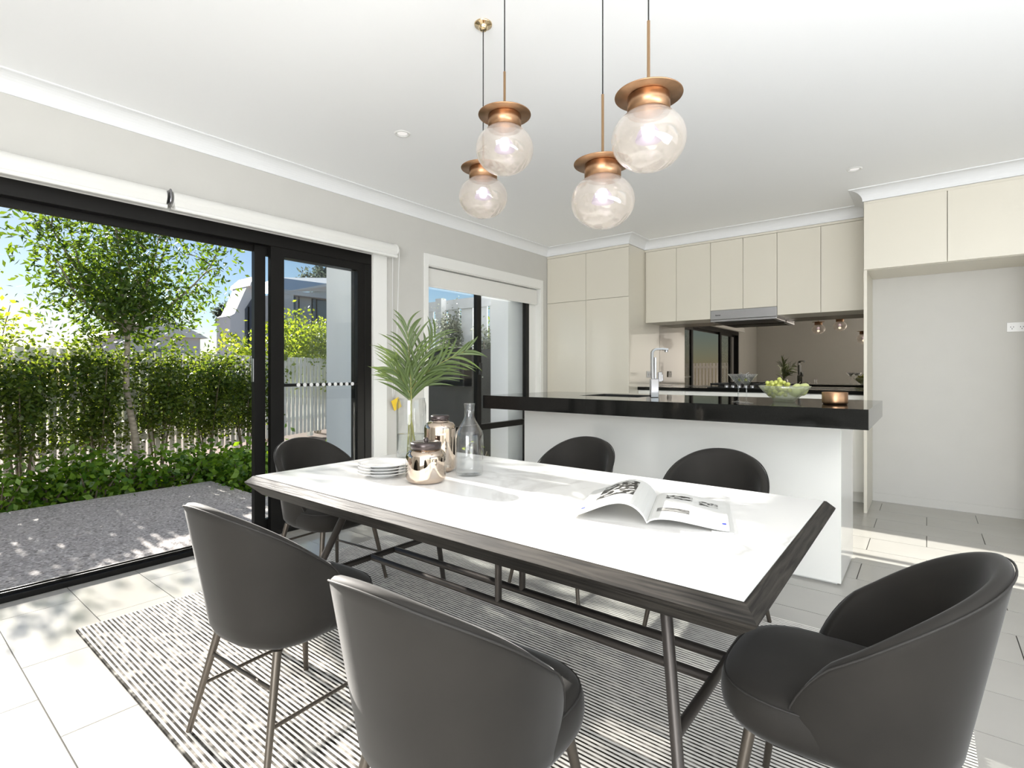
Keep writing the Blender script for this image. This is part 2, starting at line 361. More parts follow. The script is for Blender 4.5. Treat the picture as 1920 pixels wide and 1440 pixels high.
MB().box(XL+0.002, XR, YF, -0.2, -0.0032, 0).box(XL+0.002, XR, 5.5, 6.0, -0.0032, 0).box(1.9, XR, -0.2, 5.5, -0.0032, 0).box(XL+0.002, -3.0015, 3.1, 5.5, -0.0032, 0).build('plain_tiling', M['tile'], floor, kind='stuff')
ceiling = box('ceiling', M['ceil'], XL-0.2, XR+0.2, YF-0.2, 6.15, CZ, CZ+0.2, kind='structure')
WT = 0.18
SY0, SY1, SH = -1.32, 2.62, 2.08           # sliding door opening
WY0, WY1, WZ0, WZ1 = 3.229, 4.976, 0.06, 2.095
w = MB(); xo = XL-WT
w.box(xo, XL, YF-0.2, SY0, -0.2, CZ); w.box(xo, XL, SY0, SY1, SH, CZ); w.box(xo, XL, SY1, WY0, -0.2, CZ)
w.box(xo, XL, WY0, WY1, -0.2, WZ0); w.box(xo, XL, WY0, WY1, WZ1, CZ); w.box(xo, XL, WY1, 6.15, -0.2, CZ)
w.build('wall_left', M['wall'], kind='structure')
box('wall_back', M['wall'], XL, XP, YB, YB+0.2, 0, CZ, kind='structure')
w = MB(); w.box(XP, XR+0.2, YREC, YREC+0.57, 0, CZ); w.build('wall_recess', M['wall'], kind='structure')
w = MB(); w.box(XR, XR+0.15, YF, -0.2, 0, CZ); w.box(XR, XR+0.15, 3.2, YREC, 0, CZ); w.box(XR, XR+0.15, -0.2, 3.2, 2.35, CZ); w.box(XR, XR+0.15, -0.2, 3.2, 0, 0.15)
w.build('wall_right', M['wall'], kind='structure')
w = MB(); w.box(XL, -0.5, YF-0.15, YF, 0, CZ); w.box(2.25, XR, YF-0.15, YF, 0, CZ); w.box(-0.5, 2.25, YF-0.15, YF, 2.35, CZ); w.box(-0.5, 2.25, YF-0.15, YF, 0, 0.15)
w.build('wall_front', M['wall'], kind='structure')
# bulkhead above the cabinets
b_ = MB(); b_.box(XL, XT, YT+0.012, YB, CB, CZ); b_.box(XT, XP, YU+0.012, YB, CB, CZ); b_.box(XP, XR, YFR+0.012, YREC, CB, CZ)
b_.build('wall_bulkhead', M['ceil'], kind='structure')

def sweep(path, prof, name, m):
    # path: plan polyline; prof: (distance to the right-hand side of travel, z)
    P = [Vector((a, b)) for a, b in path]; rows = []
    for i, p in enumerate(P):
        ds = []
        if i > 0: ds.append((P[i]-P[i-1]).normalized())
        if i < len(P)-1: ds.append((P[i+1]-P[i]).normalized())
        ns = [Vector((d.y, -d.x)) for d in ds]
        if len(ns) == 2:
            mit = (ns[0]+ns[1]); mit = mit/(1+ns[0].dot(ns[1]))
        else: mit = ns[0]
        rows.append([(p.x+mit.x*d, p.y+mit.y*d, z) for d, z in prof])
    mb = MB(); mb.grid(rows, smooth=False)
    return mb.build(name, m, kind='structure')
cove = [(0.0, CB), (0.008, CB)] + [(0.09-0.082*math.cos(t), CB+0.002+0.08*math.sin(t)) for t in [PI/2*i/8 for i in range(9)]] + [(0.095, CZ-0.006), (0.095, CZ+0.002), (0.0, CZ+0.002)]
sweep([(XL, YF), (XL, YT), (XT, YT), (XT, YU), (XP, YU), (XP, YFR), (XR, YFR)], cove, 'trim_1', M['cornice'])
# architraves of the sliding door and of the window
box('trim_2', M['trim'], XL-0.001, XL+0.014, SY1+0.01, SY1+0.145, 0, SH+0.05, bevel=0.003, kind='structure')
t3 = MB(); t3.box(XL-0.001, XL+0.014, WY0-0.05, WY0, WZ0, WZ1+0.1); t3.box(XL-0.001, XL+0.014, WY1, WY1+0.05, WZ0, WZ1+0.1); t3.box(XL-0.001, XL+0.014, WY0, WY1, WZ1, WZ1+0.1)
t3.build('trim_3', M['trim'], bevel=0.003, kind='structure')
rv = MB(); rv.box(XL-0.11, XL, WY0, WY0+0.006, WZ0, WZ1); rv.box(XL-0.11, XL, WY1-0.006, WY1, WZ0, WZ1); rv.box(XL-0.11, XL, WY0, WY1, WZ1-0.006, WZ1)
rv.build('trim_4', M['trim'], kind='structure')
box('baseboard_recess', M['wall'], XP+0.0225, XR, YREC-0.008, YREC, 0, 0.07, kind='structure')

# sliding door
d1 = struct_empty('door_1', (XL, 0, 0))
F0, F1 = -0.10, 0.0
box('head_frame', M['black_frame'], F0, F1, SY0, SY1, 1.995, SH, d1, 0.003)
hs = MB(); hs.box(F0-0.0, F0+0.03, SY0, 1.70, 1.955, 1.995); hs.build('head_track', M['black_frame'], d1)
box('sill_track', M['black_frame'], F0, F1, SY0, SY1, 0.0, 0.03, d1, 0.002)
st = MB(); st.box(F0+0.02, F0+0.028, SY0, SY1, 0.03, 0.042); st.box(F0+0.06, F0+0.068, SY0, SY1, 0.03, 0.042); st.build('sill_rail', M['black_frame'], d1)
box('jamb_frame', M['black_frame'], F0, F1, 2.555, SY1, 0.03, 1.995, d1, 0.003)
fp = bpy.data.objects.new('fixed_panel', MB().box(-0.045, -0.005, 1.79, 1.885, 0.03, 1.995).box(-0.045, -0.005, 2.49, 2.555, 0.03, 1.995).box(-0.045, -0.005, 1.885, 2.49, 1.935, 1.995).box(-0.045, -0.005, 1.885, 2.49, 0.03, 0.11).mesh('fixed_panel', M['black_frame'])); put(fp, d1)
box('glass_pane', M['glass'], -0.028, -0.022, 1.885, 2.49, 0.11, 1.935, fp)
sp_ = bpy.data.objects.new('sliding_panel', MB().box(-0.092, -0.052, 1.70, 1.775, 0.03, 1.995).box(-0.092, -0.052, 2.49, 2.545, 0.03, 1.995).box(-0.092, -0.052, 1.775, 2.49, 1.935, 1.995).box(-0.092, -0.052, 1.775, 2.49, 0.03, 0.11).mesh('sliding_panel', M['black_frame'])); put(sp_, d1)
box('glass_pane', M['glass'], -0.075, -0.069, 1.775, 2.49, 0.11, 1.935, sp_)
box('door_latch', M['steel'], -0.088, -0.056, 1.694, 1.7, 1.06, 1.22, sp_, 0.002, label='steel latch plate on the sliding door stile')
sb = MB().tube((-0.015, 1.885, 1.035), (-0.015, 2.49, 1.035), 0.011, n=8).build('safety_bar', M['black_frame'], fp)
dot = MB().tube((0.002, 0, 0), (0.005, 0, 0), 0.014, n=14).build('safety_dot', M['white_plastic'], fp); dot.location = (-0.006, 1.99, 1.035)
for i in range(1, 10): rep(dot, fp, (-0.006, 1.99+0.05*i, 1.035))
sp2 = bpy.data.objects.new('sliding_panel', MB().box(-0.045, -0.005, 0.0, 0.11, 0.03, 1.995).box(-0.045, -0.005, -0.74, -0.62, 0.03, 1.995).box(-0.045, -0.005, -0.62, 0.0, 1.935, 1.995).box(-0.045, -0.005, -0.62, 0.0, 0.03, 0.11).mesh('sliding_panel', M['black_frame'])); put(sp2, d1)
box('glass_pane', M['glass'], -0.028, -0.022, -0.62, 0.0, 0.11, 1.935, sp2)
box('jamb_frame', M['black_frame'], F0, F1, SY0, SY0+0.06, 0.03, 1.995, d1, 0.003)
# window
w1 = struct_empty('window_1', (XL, 0, 0))
wf = MB(); wf.box(-0.11, -0.06, WY0+0.006, WY0+0.05, WZ0, WZ1-0.006); wf.box(-0.11, -0.06, WY1-0.19, WY1-0.13, WZ0, WZ1-0.006)
wf.box(-0.11, -0.06, WY0+0.05, WY1-0.19, WZ1-0.06, WZ1-0.006); wf.box(-0.11, -0.06, WY0+0.05, WY1-0.19, WZ0, WZ0+0.05)
wf.build('window_frame', M['black_frame'], w1)
box('window_reveal', M['trim'], -0.11, -0.06, WY1-0.13, WY1-0.006, WZ0, WZ1-0.006, w1)
box('mullion', M['black_frame'], -0.105, -0.055, 3.955, 4.015, WZ0+0.05, WZ1-0.06, w1)
box('transom', M['black_frame'], -0.105, -0.055, WY0+0.05, 3.955, 0.53, 0.59, w1)
box('transom', M['black_frame'], -0.105, -0.055, 4.015, WY1-0.19, 0.53, 0.59, w1)
box('window_latch', M['dark'], -0.055, -0.03, 3.965, 4.005, 1.10, 1.22, w1, 0.004)
for (a, b, c, d) in ((WY0+0.05, 3.955, 0.59, WZ1-0.06), (4.015, WY1-0.19, 0.59, WZ1-0.06), (WY0+0.05, 3.955, WZ0+0.05, 0.53), (4.015, WY1-0.19, WZ0+0.05, 0.53)):
    box('glass_pane', M['glass'], -0.085, -0.079, a, b, c, d, w1)

# ------------------------------------------------------------------ kitchen
t = thing('pantry_cabinet', 'tall cream gloss pantry cabinet with four doors in the kitchen corner', 'cabinet', (XL, YT, 0))
W = XT-XL; H0 = 0.1
box('body', M['cream'], 0.004, W, 0.022, YB-YT-0.003, H0, 2.488, t)
box('kickboard', M['white_gloss'], 0.004, W, 0.07, 0.09, 0.0, H0, t)
box('filler_strip', M['cream_top'], 0.004, W, 0.0, 0.022, 2.462, 2.488, t)
mid = 0.53
for (a, b, c, d) in ((0.006, mid-0.0015, H0, 1.930), (mid+0.0015, W, H0, 1.930), (0.006, mid-0.0015, 1.9345, 2.459), (mid+0.0015, W, 1.9345, 2.459)):
    box('door', M['cream'], a, b, 0, 0.019, c, d, t, 0.0012)
ux = [-2.463, -2.1156, -1.7545, -1.4362, -1.1263, -0.7611, XP-0.003]
ulab = ['cream two-door upper cabinet beside the tall pantry', 'shorter cream two-door upper cabinet above the range hood', 'cream two-door upper cabinet next to the fridge recess']
for k in range(3):
    xa, xb, xc = ux[2*k], ux[2*k+1], ux[2*k+2]; zb = 1.762 if k == 1 else 1.677
    t = thing('upper_cabinet', ulab[k], 'cabinet', (xa, YU, zb))
    tx = XT-xa+0.002 if k == 0 else 0
    box('body', M['cream_top'], tx, xc-xa-0.001, 0.021, YB-YU-0.003, 0.0, 2.488-zb, t)
    box('filler_strip', M['cream_top'], tx, xc-xa-0.001, 0.0, 0.02, 2.467-zb, 2.488-zb, t)
    box('door', M['cream_top'], 0.002, xb-xa-0.002, 0, 0.019, -0.002, 2.464-zb, t, 0.0012)
    box('door', M['cream_top'], xb-xa+0.002, xc-xa-0.002, 0, 0.019, -0.002, 2.464-zb, t, 0.0012)
t = thing('fridge_cabinet', 'cream two-door cabinet with side panel framing the empty fridge recess', 'cabinet', (XP, YFR, 0))
box('side_panel', M['cream_top'], 0, 0.022, 0.0, YREC-YFR-0.002, 0.0, 2.488, t, 0.001)
box('body', M['cream_top'], 0.0225, 1.03, 0.021, YREC-YFR-0.002, 1.94, 2.488, t)
box('filler_strip', M['cream_top'], 0.0225, 1.03, 0.0, 0.02, 2.467, 2.488, t)
box('door', M['cream_top'], 0.0035, 0.512, -0.02, -0.001, 1.942, 2.464, t, 0.0012); box('door', M['cream_top'], 0.516, 1.028, -0.02, -0.001, 1.942, 2.464, t, 0.0012)
box('side_panel', M['cream_top'], 1.031, 1.053, 0.0, YREC-YFR-0.002, 0.0, 2.488, t, 0.001)
# base run under the splashback
t = thing('base_cabinet', 'white base cabinets with drawers along the mirrored splashback', 'cabinet', (XT, 5.35, 0))
LB = XP-XT
box('body', M['white_gloss'], 0.002, LB-0.002, 0.022, YB-5.35-0.012, 0.1, 0.931, t); box('kickboard', M['white_gloss'], 0.002, LB-0.002, 0.07, 0.09, 0, 0.1, t)
for i in range(4):
    a = 0.004+i*(LB-0.006)/4; b2 = a+(LB-0.006)/4-0.003
    box('drawer', M['white_gloss'], a, b2, 0.0, 0.019, 0.72, 0.927, t, 0.001); box('door', M['white_gloss'], a, b2, 0.0, 0.019, 0.1, 0.716, t, 0.001)
wt = box('worktop', M['stone'], XT+0.002, XP-0.002, 5.335, YB-0.012, 0.933, 0.966, bevel=0.002); tag(wt, 'black stone worktop below the mirrored splashback', 'worktop')
sp = box('splashback', M['mirror'], XT+0.002, XP-0.002, YB-0.008, YB-0.001, 0.968, 1.676); tag(sp, 'smoked grey mirror splashback under the upper cabinets', 'splashback')
# range hood
t = thing('range_hood', 'stainless steel range hood below the short upper cabinet', 'range hood', (-1.752, YU, 1.64))
box('front_panel', M['steel'], 0, 0.624, -0.004, 0.02, 0.025, 0.118, t, 0.002); box('body', M['steel'], 0, 0.624, 0.0205, 0.415, 0.02, 0.118, t)
box('visor', M['steel'], 0, 0.624, -0.012, 0.40, 0.0, 0.0195, t, 0.003); box('filter', M['dark'], 0.03, 0.594, 0.03, 0.37, -0.004, -0.0005, t)
bd = MB()
for i in range(6): bd.box(0.05+i*0.0085, 0.056+i*0.0085, -0.0055, -0.0042, 0.062, 0.072 if i else 0.075)
bd.build('badge', M['dark'], t)
# gas cooktop
t = thing('cooktop', 'black gas cooktop with trivets and silver knobs on back worktop', 'cooktop', (-1.44, 5.62, 0.9665))
box('plate', M['dark'], -0.3, 0.3, -0.25, 0.2, 0, 0.008, t, 0.002)
for i, (bx, by) in enumerate(((-0.2, 0.07), (-0.2, -0.1), (0.0, 0.0), (0.2, 0.07), (0.2, -0.1))):
    MB().lathe([(0.0, 0.03), (0.03, 0.03), (0.038, 0.022), (0.045, 0.008)], 18, (bx, by, 0)).build('burner', M['dark'], t)
for cx in (-0.2, 0.0, 0.2):
    g = MB()
    for yy in (-0.15, 0.12): g.box(cx-0.095, cx+0.095, yy-0.005, yy+0.005, 0.035, 0.047); g.box(cx-0.095, cx-0.085, yy-0.005, yy+0.005, 0.008, 0.036); g.box(cx+0.085, cx+0.095, yy-0.005, yy+0.005, 0.008, 0.036)
    for xx in (-0.09, 0.09): g.box(cx+xx-0.005, cx+xx+0.005, -0.155, 0.125, 0.035, 0.047)
    g.box(cx-0.005, cx+0.005, -0.15, 0.12, 0.037, 0.052); g.build('trivet', M['dark'], t)
for i in range(5):
    MB().lathe([(0.022, 0.008), (0.021, 0.03), (0.017, 0.034), (0.0, 0.034)], 18, (-0.12+0.06*i, -0.21, 0)).build('knob', M['steel'], t)

# island
IX0, IX1, IY0, IY1 = -2.44, -0.353, 3.233, 3.80
BX0, BX1, BY0, BY1, BZ0, BZ1 = -2.56, -0.208, 2.885, 3.84, 0.862, 0.957
t = thing('kitchen_island', 'white gloss kitchen island base under black stone bench', 'kitchen island', (IX0, IY0, 0))
box('front_panel', M['white_gloss'], 0, IX1-IX0, 0, 0.02, 0.012, BZ0-0.001, t, 0.001)
box('end_panel', M['white_gloss'], IX1-IX0-0.02, IX1-IX0, 0.0205, IY1-IY0, 0.012, BZ0-0.001, t, 0.001); box('end_panel', M['white_gloss'], 0, 0.02, 0.0205, IY1-IY0, 0.012, BZ0-0.001, t, 0.001)
box('body', M['cream'], 0.0205, IX1-IX0-0.0205, 0.021, IY1-IY0-0.02, 0.1, 0.70, t); box('kickboard', M['trim'], 0.02, IX1-IX0-0.02, 0.021, IY1-IY0-0.05, 0.0, 0.0995, t)
SX0, SX1, SY_0, SY_1 = -1.98, -1.52, 3.28, 3.66
it = MB(); it.box(BX0, SX0, BY0, BY1, BZ0, BZ1); it.box(SX1, BX1, BY0, BY1, BZ0, BZ1); it.box(SX0, SX1, BY0, SY_0, BZ0, BZ1); it.box(SX0, SX1, SY_1, BY1, BZ0, BZ1)
itop = it.build('island_benchtop', M['stone']); tag(itop, 'thick polished black stone benchtop on the kitchen island', 'benchtop')
t = thing('kitchen_sink', 'dark undermount sink set into the island benchtop behind the tap', 'sink', (SX0, SY_0, 0.72))
s = MB(); sw, sd = SX1-SX0, SY_1-SY_0
s.box(0.001, 0.012, 0.001, sd-0.001, 0, 0.234); s.box(sw-0.012, sw-0.001, 0.001, sd-0.001, 0, 0.234); s.box(0.012, sw-0.012, 0.001, 0.012, 0, 0.234); s.box(0.012, sw-0.012, sd-0.012, sd-0.001, 0, 0.234); s.box(0.012, sw-0.012, 0.012, sd-0.012, 0, 0.01)
s.build('basin', M['dark'], t); MB().lathe([(0.03, 0.0125), (0.025, 0.012), (0.0, 0.011)], 20, (sw/2, sd/2, 0)).build('drain', M['steel'], t)
# tap (square gooseneck, lever on its side)
t = thing('kitchen_tap', 'square chrome gooseneck tap standing on the island benchtop', 'tap', (-1.44, 3.36, BZ1+0.0005), math.radians(38))
box('base', M['chrome'], -0.026, 0.026, -0.022, 0.022, 0, 0.125, t, 0.003)
def ribbon(pts, wid, th):
    rows = []
    for i, (x, z) in enumerate(pts):
        a = pts[max(i-1, 0)]; b = pts[min(i+1, len(pts)-1)]; dx, dz = b[0]-a[0], b[1]-a[1]; l = math.hypot(dx, dz); nx, nz = -dz/l*th/2, dx/l*th/2
        rows.append([(x+nx, -wid/2, z+nz), (x+nx, wid/2, z+nz), (x-nx, wid/2, z-nz), (x-nx, -wid/2, z-nz), (x+nx, -wid/2, z+nz)])
    mb = MB(); mb.grid(rows, smooth=False); mb.add(rows[0][:4], [(0, 1, 2, 3)]); mb.add(rows[-1][:4], [(3, 2, 1, 0)]); return mb
sp_pts = [(-0.012, 0.125), (-0.014, 0.20), (-0.014, 0.29)] + [(-0.014+0.03*(1-math.cos(a)), 0.295+0.03*math.sin(a)) for a in [PI/2*i/6 for i in range(7)]] + [(0.05, 0.326), (0.09, 0.322)]
ribbon(sp_pts, 0.036, 0.014).build('spout', M['chrome'], t, 0.002)
MB().tube((0.082, 0, 0.318), (0.082, 0, 0.305), 0.011, n=14).build('aerator', M['steel'], t)
hd = MB(); hd.box(0.0265, 0.05, -0.014, 0.014, 0.105, 0.17); hd.box(0.05, 0.058, -0.012, 0.012, 0.11, 0.155); hd.build('lever', M['chrome'], t, 0.002)
box('spray_column', M['steel'], 0.0, 0.012, -0.016, 0.016, 0.1255, 0.27, t, 0.002)

# power points
def outlet(name, label, loc, rz, n=2, sw=0.116):
    t = thing(name, label, 'power outlet', loc, rz)
    box('plate', M['white_plastic'], -sw/2, sw/2, -0.008, 0.0, -0.037, 0.037, t, 0.003)
    for i in range(n):
        cx = (i-(n-1)/2)*0.055
        p = MB(); p.box(cx-0.0095, cx-0.0065, -0.0095, -0.008, -0.004, 0.006); p.box(cx+0.0065, cx+0.0095, -0.0095, -0.008, -0.004, 0.006); p.box(cx-0.0015, cx+0.0015, -0.0095, -0.008, -0.018, -0.008)
        p.build('socket', M['dark'], t); box('rocker_switch', M['white_plastic'], cx-0.008, cx+0.008, -0.0115, -0.0082, 0.016, 0.028, t, 0.001)
    return t
outlet('power_outlet', 'white double power outlet high on the fridge recess wall', (0.545, YREC-0.0005, 1.475), 0)
outlet('power_outlet', 'white power outlet on the pantry side beside the mirror splashback', (XT+0.0005, 5.64, 1.10), PI/2, 2, 0.116)

# downlights
def downlight(label, x, y):
    t = thing('downlight', label, 'downlight', (x, y, CZ))
    MB().lathe([(0.032, -0.002), (0.036, -0.006), (0.044, -0.006), (0.049, -0.001)], 28).build('trim_ring', M['trim'], t)
    MB().lathe([(0.0, -0.003), (0.018, -0.003), (0.03, -0.001)], 24).build('lens', M['down'], t)
downlight('white recessed downlight in the ceiling left of the pendants', -2.5, 2.08)
downlight('white recessed downlight in the ceiling above the kitchen', -0.405, 4.455)

# ------------------------------------------------------------------ blinds
def roller(label, y0, y1):
    t = thing('roller_blind', label, 'blind', (XL, y0, 2.0)); L = y1-y0
    MB().tube((0.055, 0.0, 0.142), (0.055, L, 0.142), 0.046, n=28).build('roll', M['blind'], t)
    box('fabric', M['blind'], 0.0965, 0.0985, 0.004, L-0.004, 0.085, 0.146, t)
    MB().tube((0.098, 0.002, 0.082), (0.098, L-0.002, 0.082), 0.0125, n=14).build('bottom_rail', M['trim'], t)
    box('back_rail', M['trim'], 0.0, 0.05, 0, L, 0.085, 0.10, t)
    return t
roller('long white roller blind over the open side of the sliding door', -1.45, 1.13)
rb = roller('white rolled up blind over the fixed glass door pane, with yellow tag', 1.165, 2.80)
br = MB(); br.box(0.0, 0.098, -0.021, -0.013, 0.11, 0.186); br.path([(0.095, -0.018, 0.187), (0.106, -0.018, 0.18), (0.1, -0.018, 0.16), (0.107, -0.018, 0.14), (0.098, -0.018, 0.115)], 0.005, 8); br.build('bracket', M['chrome'], rb, label='chrome bracket between the blinds')
MB().tube((0.055, 1.635, 0.142), (0.055, 1.65, 0.142), 0.05, n=20).build('end_cap', M['trim'], rb)
ch = MB(); ch.path([(0.03, 1.645, 0.15), (0.025, 1.645, -0.6), (0.022, 1.648, -1.05), (0.022, 1.655, -1.10), (0.024, 1.662, -1.05), (0.06, 1.668, -0.5), (0.085, 1.67, 0.15)], 0.0028, 6); ch.build('chain', M['white_plastic'], rb)
tg = MB().box(-0.001, 0.001, -0.042, 0.042, -0.09, 0.0).box(0.0012, 0.0018, -0.034, 0.034, -0.05, -0.047).build('tag', M['yellow'], rb, label='small yellow warning tag'); tg.location = (0.026, 1.67, -1.10); tg.rotation_euler = (math.radians(22), 0, 0)
t = thing('window_blind', 'short white roller blind pulled part way down the kitchen window', 'blind', (XL-0.03, WY0+0.01, 1.905)); L = WY1-WY0-0.02
box('fabric', M['blind'], 0.0, 0.003, 0.012, L-0.012, 0.012, 0.165, t); MB().tube((-0.018, 0.004, 0.16), (-0.018, L-0.004, 0.16), 0.019, n=16).build('roll', M['blind'], t)
MB().tube((0.0015, 0.01, 0.008), (0.0015, L-0.01, 0.008), 0.008, n=10).build('bottom_rail', M['trim'], t)

# ------------------------------------------------------------------ rug, table, chairs
RX0, RX1, RY0, RY1 = -2.90, 0.115, 0.605, 2.615
t = thing('striped_rug', 'black and white striped woven rug under the dining table', 'rug', (RX0, RY0, 0))
nrib = int(round((RY1-RY0)/RUG_P)); rows = [[], []]
for i in range(nrib):
    for fy, fz in ((0.0, 0.0085), (0.25, 0.0072), (0.48, 0.0085), (0.6, 0.0115), (0.75, 0.0125), (0.9, 0.0115)):
        for k, x in enumerate((0.0, RX1-RX0)): rows[k].append((x, (i+fy)*RUG_P, fz))
r_ = MB(); r_.grid(rows, smooth=True); r_.box(0, RX1-RX0, 0, nrib*RUG_P, 0.0005, 0.0068); r_.build('pile', M['rug'], t)
RZ = 0.0122

t = thing('dining_table', 'long dining table with white marble top and dark oak edge on splayed legs', 'table', (-1.2, 1.513, RZ))
TZ = 0.70-RZ; tx0, tx1, ty0, ty1 = -1.012, 0.962, -0.505, 0.53
IN = 0.03
top = MB(); top.box(tx0+IN+0.001, tx1-IN-0.001, ty0+IN+0.001, ty1-IN-0.001, TZ-0.012, TZ); top.build('marble_top', M['marble'], t, 0.001)
prof = [(IN, TZ-0.001), (IN-0.006, TZ-0.002), (0.0, TZ-0.026), (0.002, TZ-0.032), (0.05, TZ-0.08), (0.075, TZ-0.08)]
def edge(side):
    rows = []
    for d, z in prof:
        if side == 'f': rows.append([(tx0+d, ty0+d, z), (tx1-d, ty0+d, z)])
        if side == 'b': rows.append([(tx1-d, ty1-d, z), (tx0+d, ty1-d, z)])
        if side == 'l': rows.append([(tx0+d, ty1-d, z), (tx0+d, ty0+d, z)])
        if side == 'r': rows.append([(tx1-d, ty0+d, z), (tx1-d, ty1-d, z)])
    mb = MB(); mb.grid(rows, smooth=False, flip=True); return mb
for sd, mm in (('f', 'oak_x'), ('b', 'oak_x'), ('l', 'oak_y'), ('r', 'oak_y')): edge(sd).build('edge_trim', M[mm], t)
box('underframe', M['oak_x'], tx0+0.071, tx1-0.071, ty0+0.071, ty1-0.071, TZ-0.08, TZ-0.013, t)
JX, JY0, JY1, JZ = 0.75, -0.342, 0.338, 0.30-RZ
sx_, sy_ = 0.26, 0.40
cy = (JY0+JY1)/2
for sx in (-1, 1):
    for (jy, s) in ((JY0, -1), (JY1, 1)):
        def at(z): return (sx*(JX+sx_*(JZ-z)), jy+s*sy_*(JZ-z), z)
        MB().tube(at(0), at(TZ-0.07), 0.0125, 0.0155, 16).build('leg', M['table_leg'], t)
    MB().tube((sx*JX, JY0, JZ), (sx*JX, JY1, JZ), 0.0135, n=14).build('crossbar', M['table_leg'], t)
for yy in (cy-0.066, cy+0.066):
    MB().tube((-JX, yy, JZ), (JX, yy, JZ), 0.0135, n=14).build('stretcher', M['table_leg'], t)
    MB().tube((-0.008 if yy < cy else 0.0, yy, JZ), (-0.008 if yy < cy else 0.0, yy, TZ-0.07), 0.0125, n=14).build('strut', M['table_leg'], t)

ZB, ZTOP = 0.338, 0.762
def chair_shell():
    nu, ns = 56, 16; th = 0.032
    def rim(u): return ZB + (ZTOP-ZB)*(0.17+0.83*max(0.0, (1-abs(u)**1.75))**0.78)
    def plan(u, z, off):
        k = (z-ZB)/(ZTOP-ZB); ph = u*math.radians(119)
        a = 0.204+0.046*k-off; b = 0.185+0.012*k-off
        e = 2/2.35; sn, cs = math.sin(ph), math.cos(ph)
        x = a*math.copysign(abs(sn)**e, sn); y = -b*math.copysign(abs(cs)**e, cs)
        if cs < 0: y *= 1.0
        return (x, y-0.012-0.068*k*max(0.0, cs), z)
    rows = []
    us = [-1+2*i/nu for i in range(nu+1)]
    for s in (0.0, 0.02, 0.05, 0.1, 0.17, 0.25, 0.34, 0.44, 0.54, 0.64, 0.74, 0.84, 0.92, 0.97):
        row = []
        for u in us:
            z = ZB+s*(rim(u)-ZB); off = 0.03*max(0, 1-(z-ZB)/0.04)**2 if s < 0.5 else 0.03*max(0, 1-(z-ZB)/0.04)**2
            row.append(plan(u, z, off))
        rows.append(row)
    for (dz, o) in ((0.003, 0.004), (0.008, 0.011), (0.008, 0.021), (0.003, 0.028)):
        rows.append([plan(u, max(ZB, rim(u)-0.008)+dz, o) for u in us])
    for s in (0.95, 0.85, 0.7, 0.55, 0.4, 0.28, 0.18):
        rows.append([plan(u, ZB+s*(max(rim(u), ZB+0.01)-ZB), th) for u in us])
    mb = MB(); mb.grid(rows, smooth=True)
    mb.add([q[0] for q in rows], [tuple(range(len(rows)))]); mb.add([q[-1] for q in rows], [tuple(reversed(range(len(rows))))])
    pip = MB().path([plan(u, max(ZB, rim(u)-0.008)+0.001, -0.0008) for u in us], 0.0022, 6)
    return mb, pip
def sup(a, b, n, t):
    c, s = math.cos(t), math.sin(t); return (a*math.copysign(abs(c)**(2/n), c), b*math.copysign(abs(s)**(2/n), s))
def chair_seat():
    N = 48; cyy = 0.03; rows = []
    for (f, z) in ((0.0, ZB+0.004), (0.8, ZB+0.004), (0.93, ZB+0.010), (0.985, ZB+0.03), (1.0, ZB+0.05), (0.995, ZB+0.075), (0.97, ZB+0.092), (0.93, ZB+0.101), (0.8, ZB+0.110), (0.5, ZB+0.117), (0.0, ZB+0.119)):
        row = []
        for i in range(N+1):
            x, y = sup(0.208*f, 0.222*f, 2.9, 2*PI*i/N); row.append((x*(1.0+0.09*(y/0.22)), y+cyy, z))
        rows.append(row)
    mb = MB(); mb.grid(rows, smooth=True)
    return mb
def chair_piping(z, f):
    pts = []
    for i in range(49):
        x, y = sup(0.208*f, 0.222*f, 2.9, 2*PI*i/48); pts.append((x*(1.0+0.09*(y/0.22)), y+0.03, z))
    return MB().path(pts, 0.0022, 6, caps=False)
def make_chair(label, loc, rz):
    t = thing('dining_chair', label, 'chair', (loc[0], loc[1], RZ), rz, 'velvet dining chairs around the table')
    z0 = -RZ
    sm, pm = chair_shell(); sh = sm.build('backrest', M['velvet'], t); sh.location.z = z0; pm.build('piping', M['piping'], sh)
    se = chair_seat().build('seat', M['velvet'], t); se.location.z = z0
    pp = chair_piping(ZB+0.094, 0.965).build('piping', M['piping'], se)
    for sx in (-1, 1):
        for (y0, y1) in ((0.165, 0.215), (-0.125, -0.195)):
            MB().tube((sx*0.155, y0, ZB+0.004-RZ), (sx*0.212, y1, 0.0), 0.0125, 0.0088, 14).build('leg', M['bronze_leg'], t)
        zz = 0.155-RZ; k = zz/(ZB-RZ)
        MB().tube((sx*(0.212-0.057*k), 0.215-0.05*k, zz), (sx*(0.212-0.057*k), -0.195+0.07*k, zz), 0.0058, n=10).build('side_stretcher', M['bronze_leg'], t)
    zz = 0.245-RZ; k = zz/(ZB-RZ); xx = 0.212-0.057*k; yy = -0.195+0.07*k
    MB().tube((-xx, yy, zz), (xx, yy, zz), 0.0058, n=10).build('rear_stretcher', M['bronze_leg'], t)
    return t
chairs = [('taupe velvet chair at the near side of the table, nearest the open patio door', (-1.60, 0.86), math.radians(4)),
          ('taupe velvet chair at the near side of the table, closest to the camera', (-0.775, 0.815), math.radians(3)),
          ('taupe velvet chair at the far side of the table, nearest the kitchen window', (-1.50, 2.345), math.radians(180)),
          ('taupe velvet chair at the far side of the table, in front of the island', (-0.755, 2.345), math.radians(182)),
          ('taupe velvet chair at the table end in front of the black glass door panel', (-2.50, 1.575), math.radians(-85)),
          ('taupe velvet chair at the right end of the table, facing the glass doors', (-0.142, 1.395), math.radians(90))]
c0 = make_chair(*chairs[0])
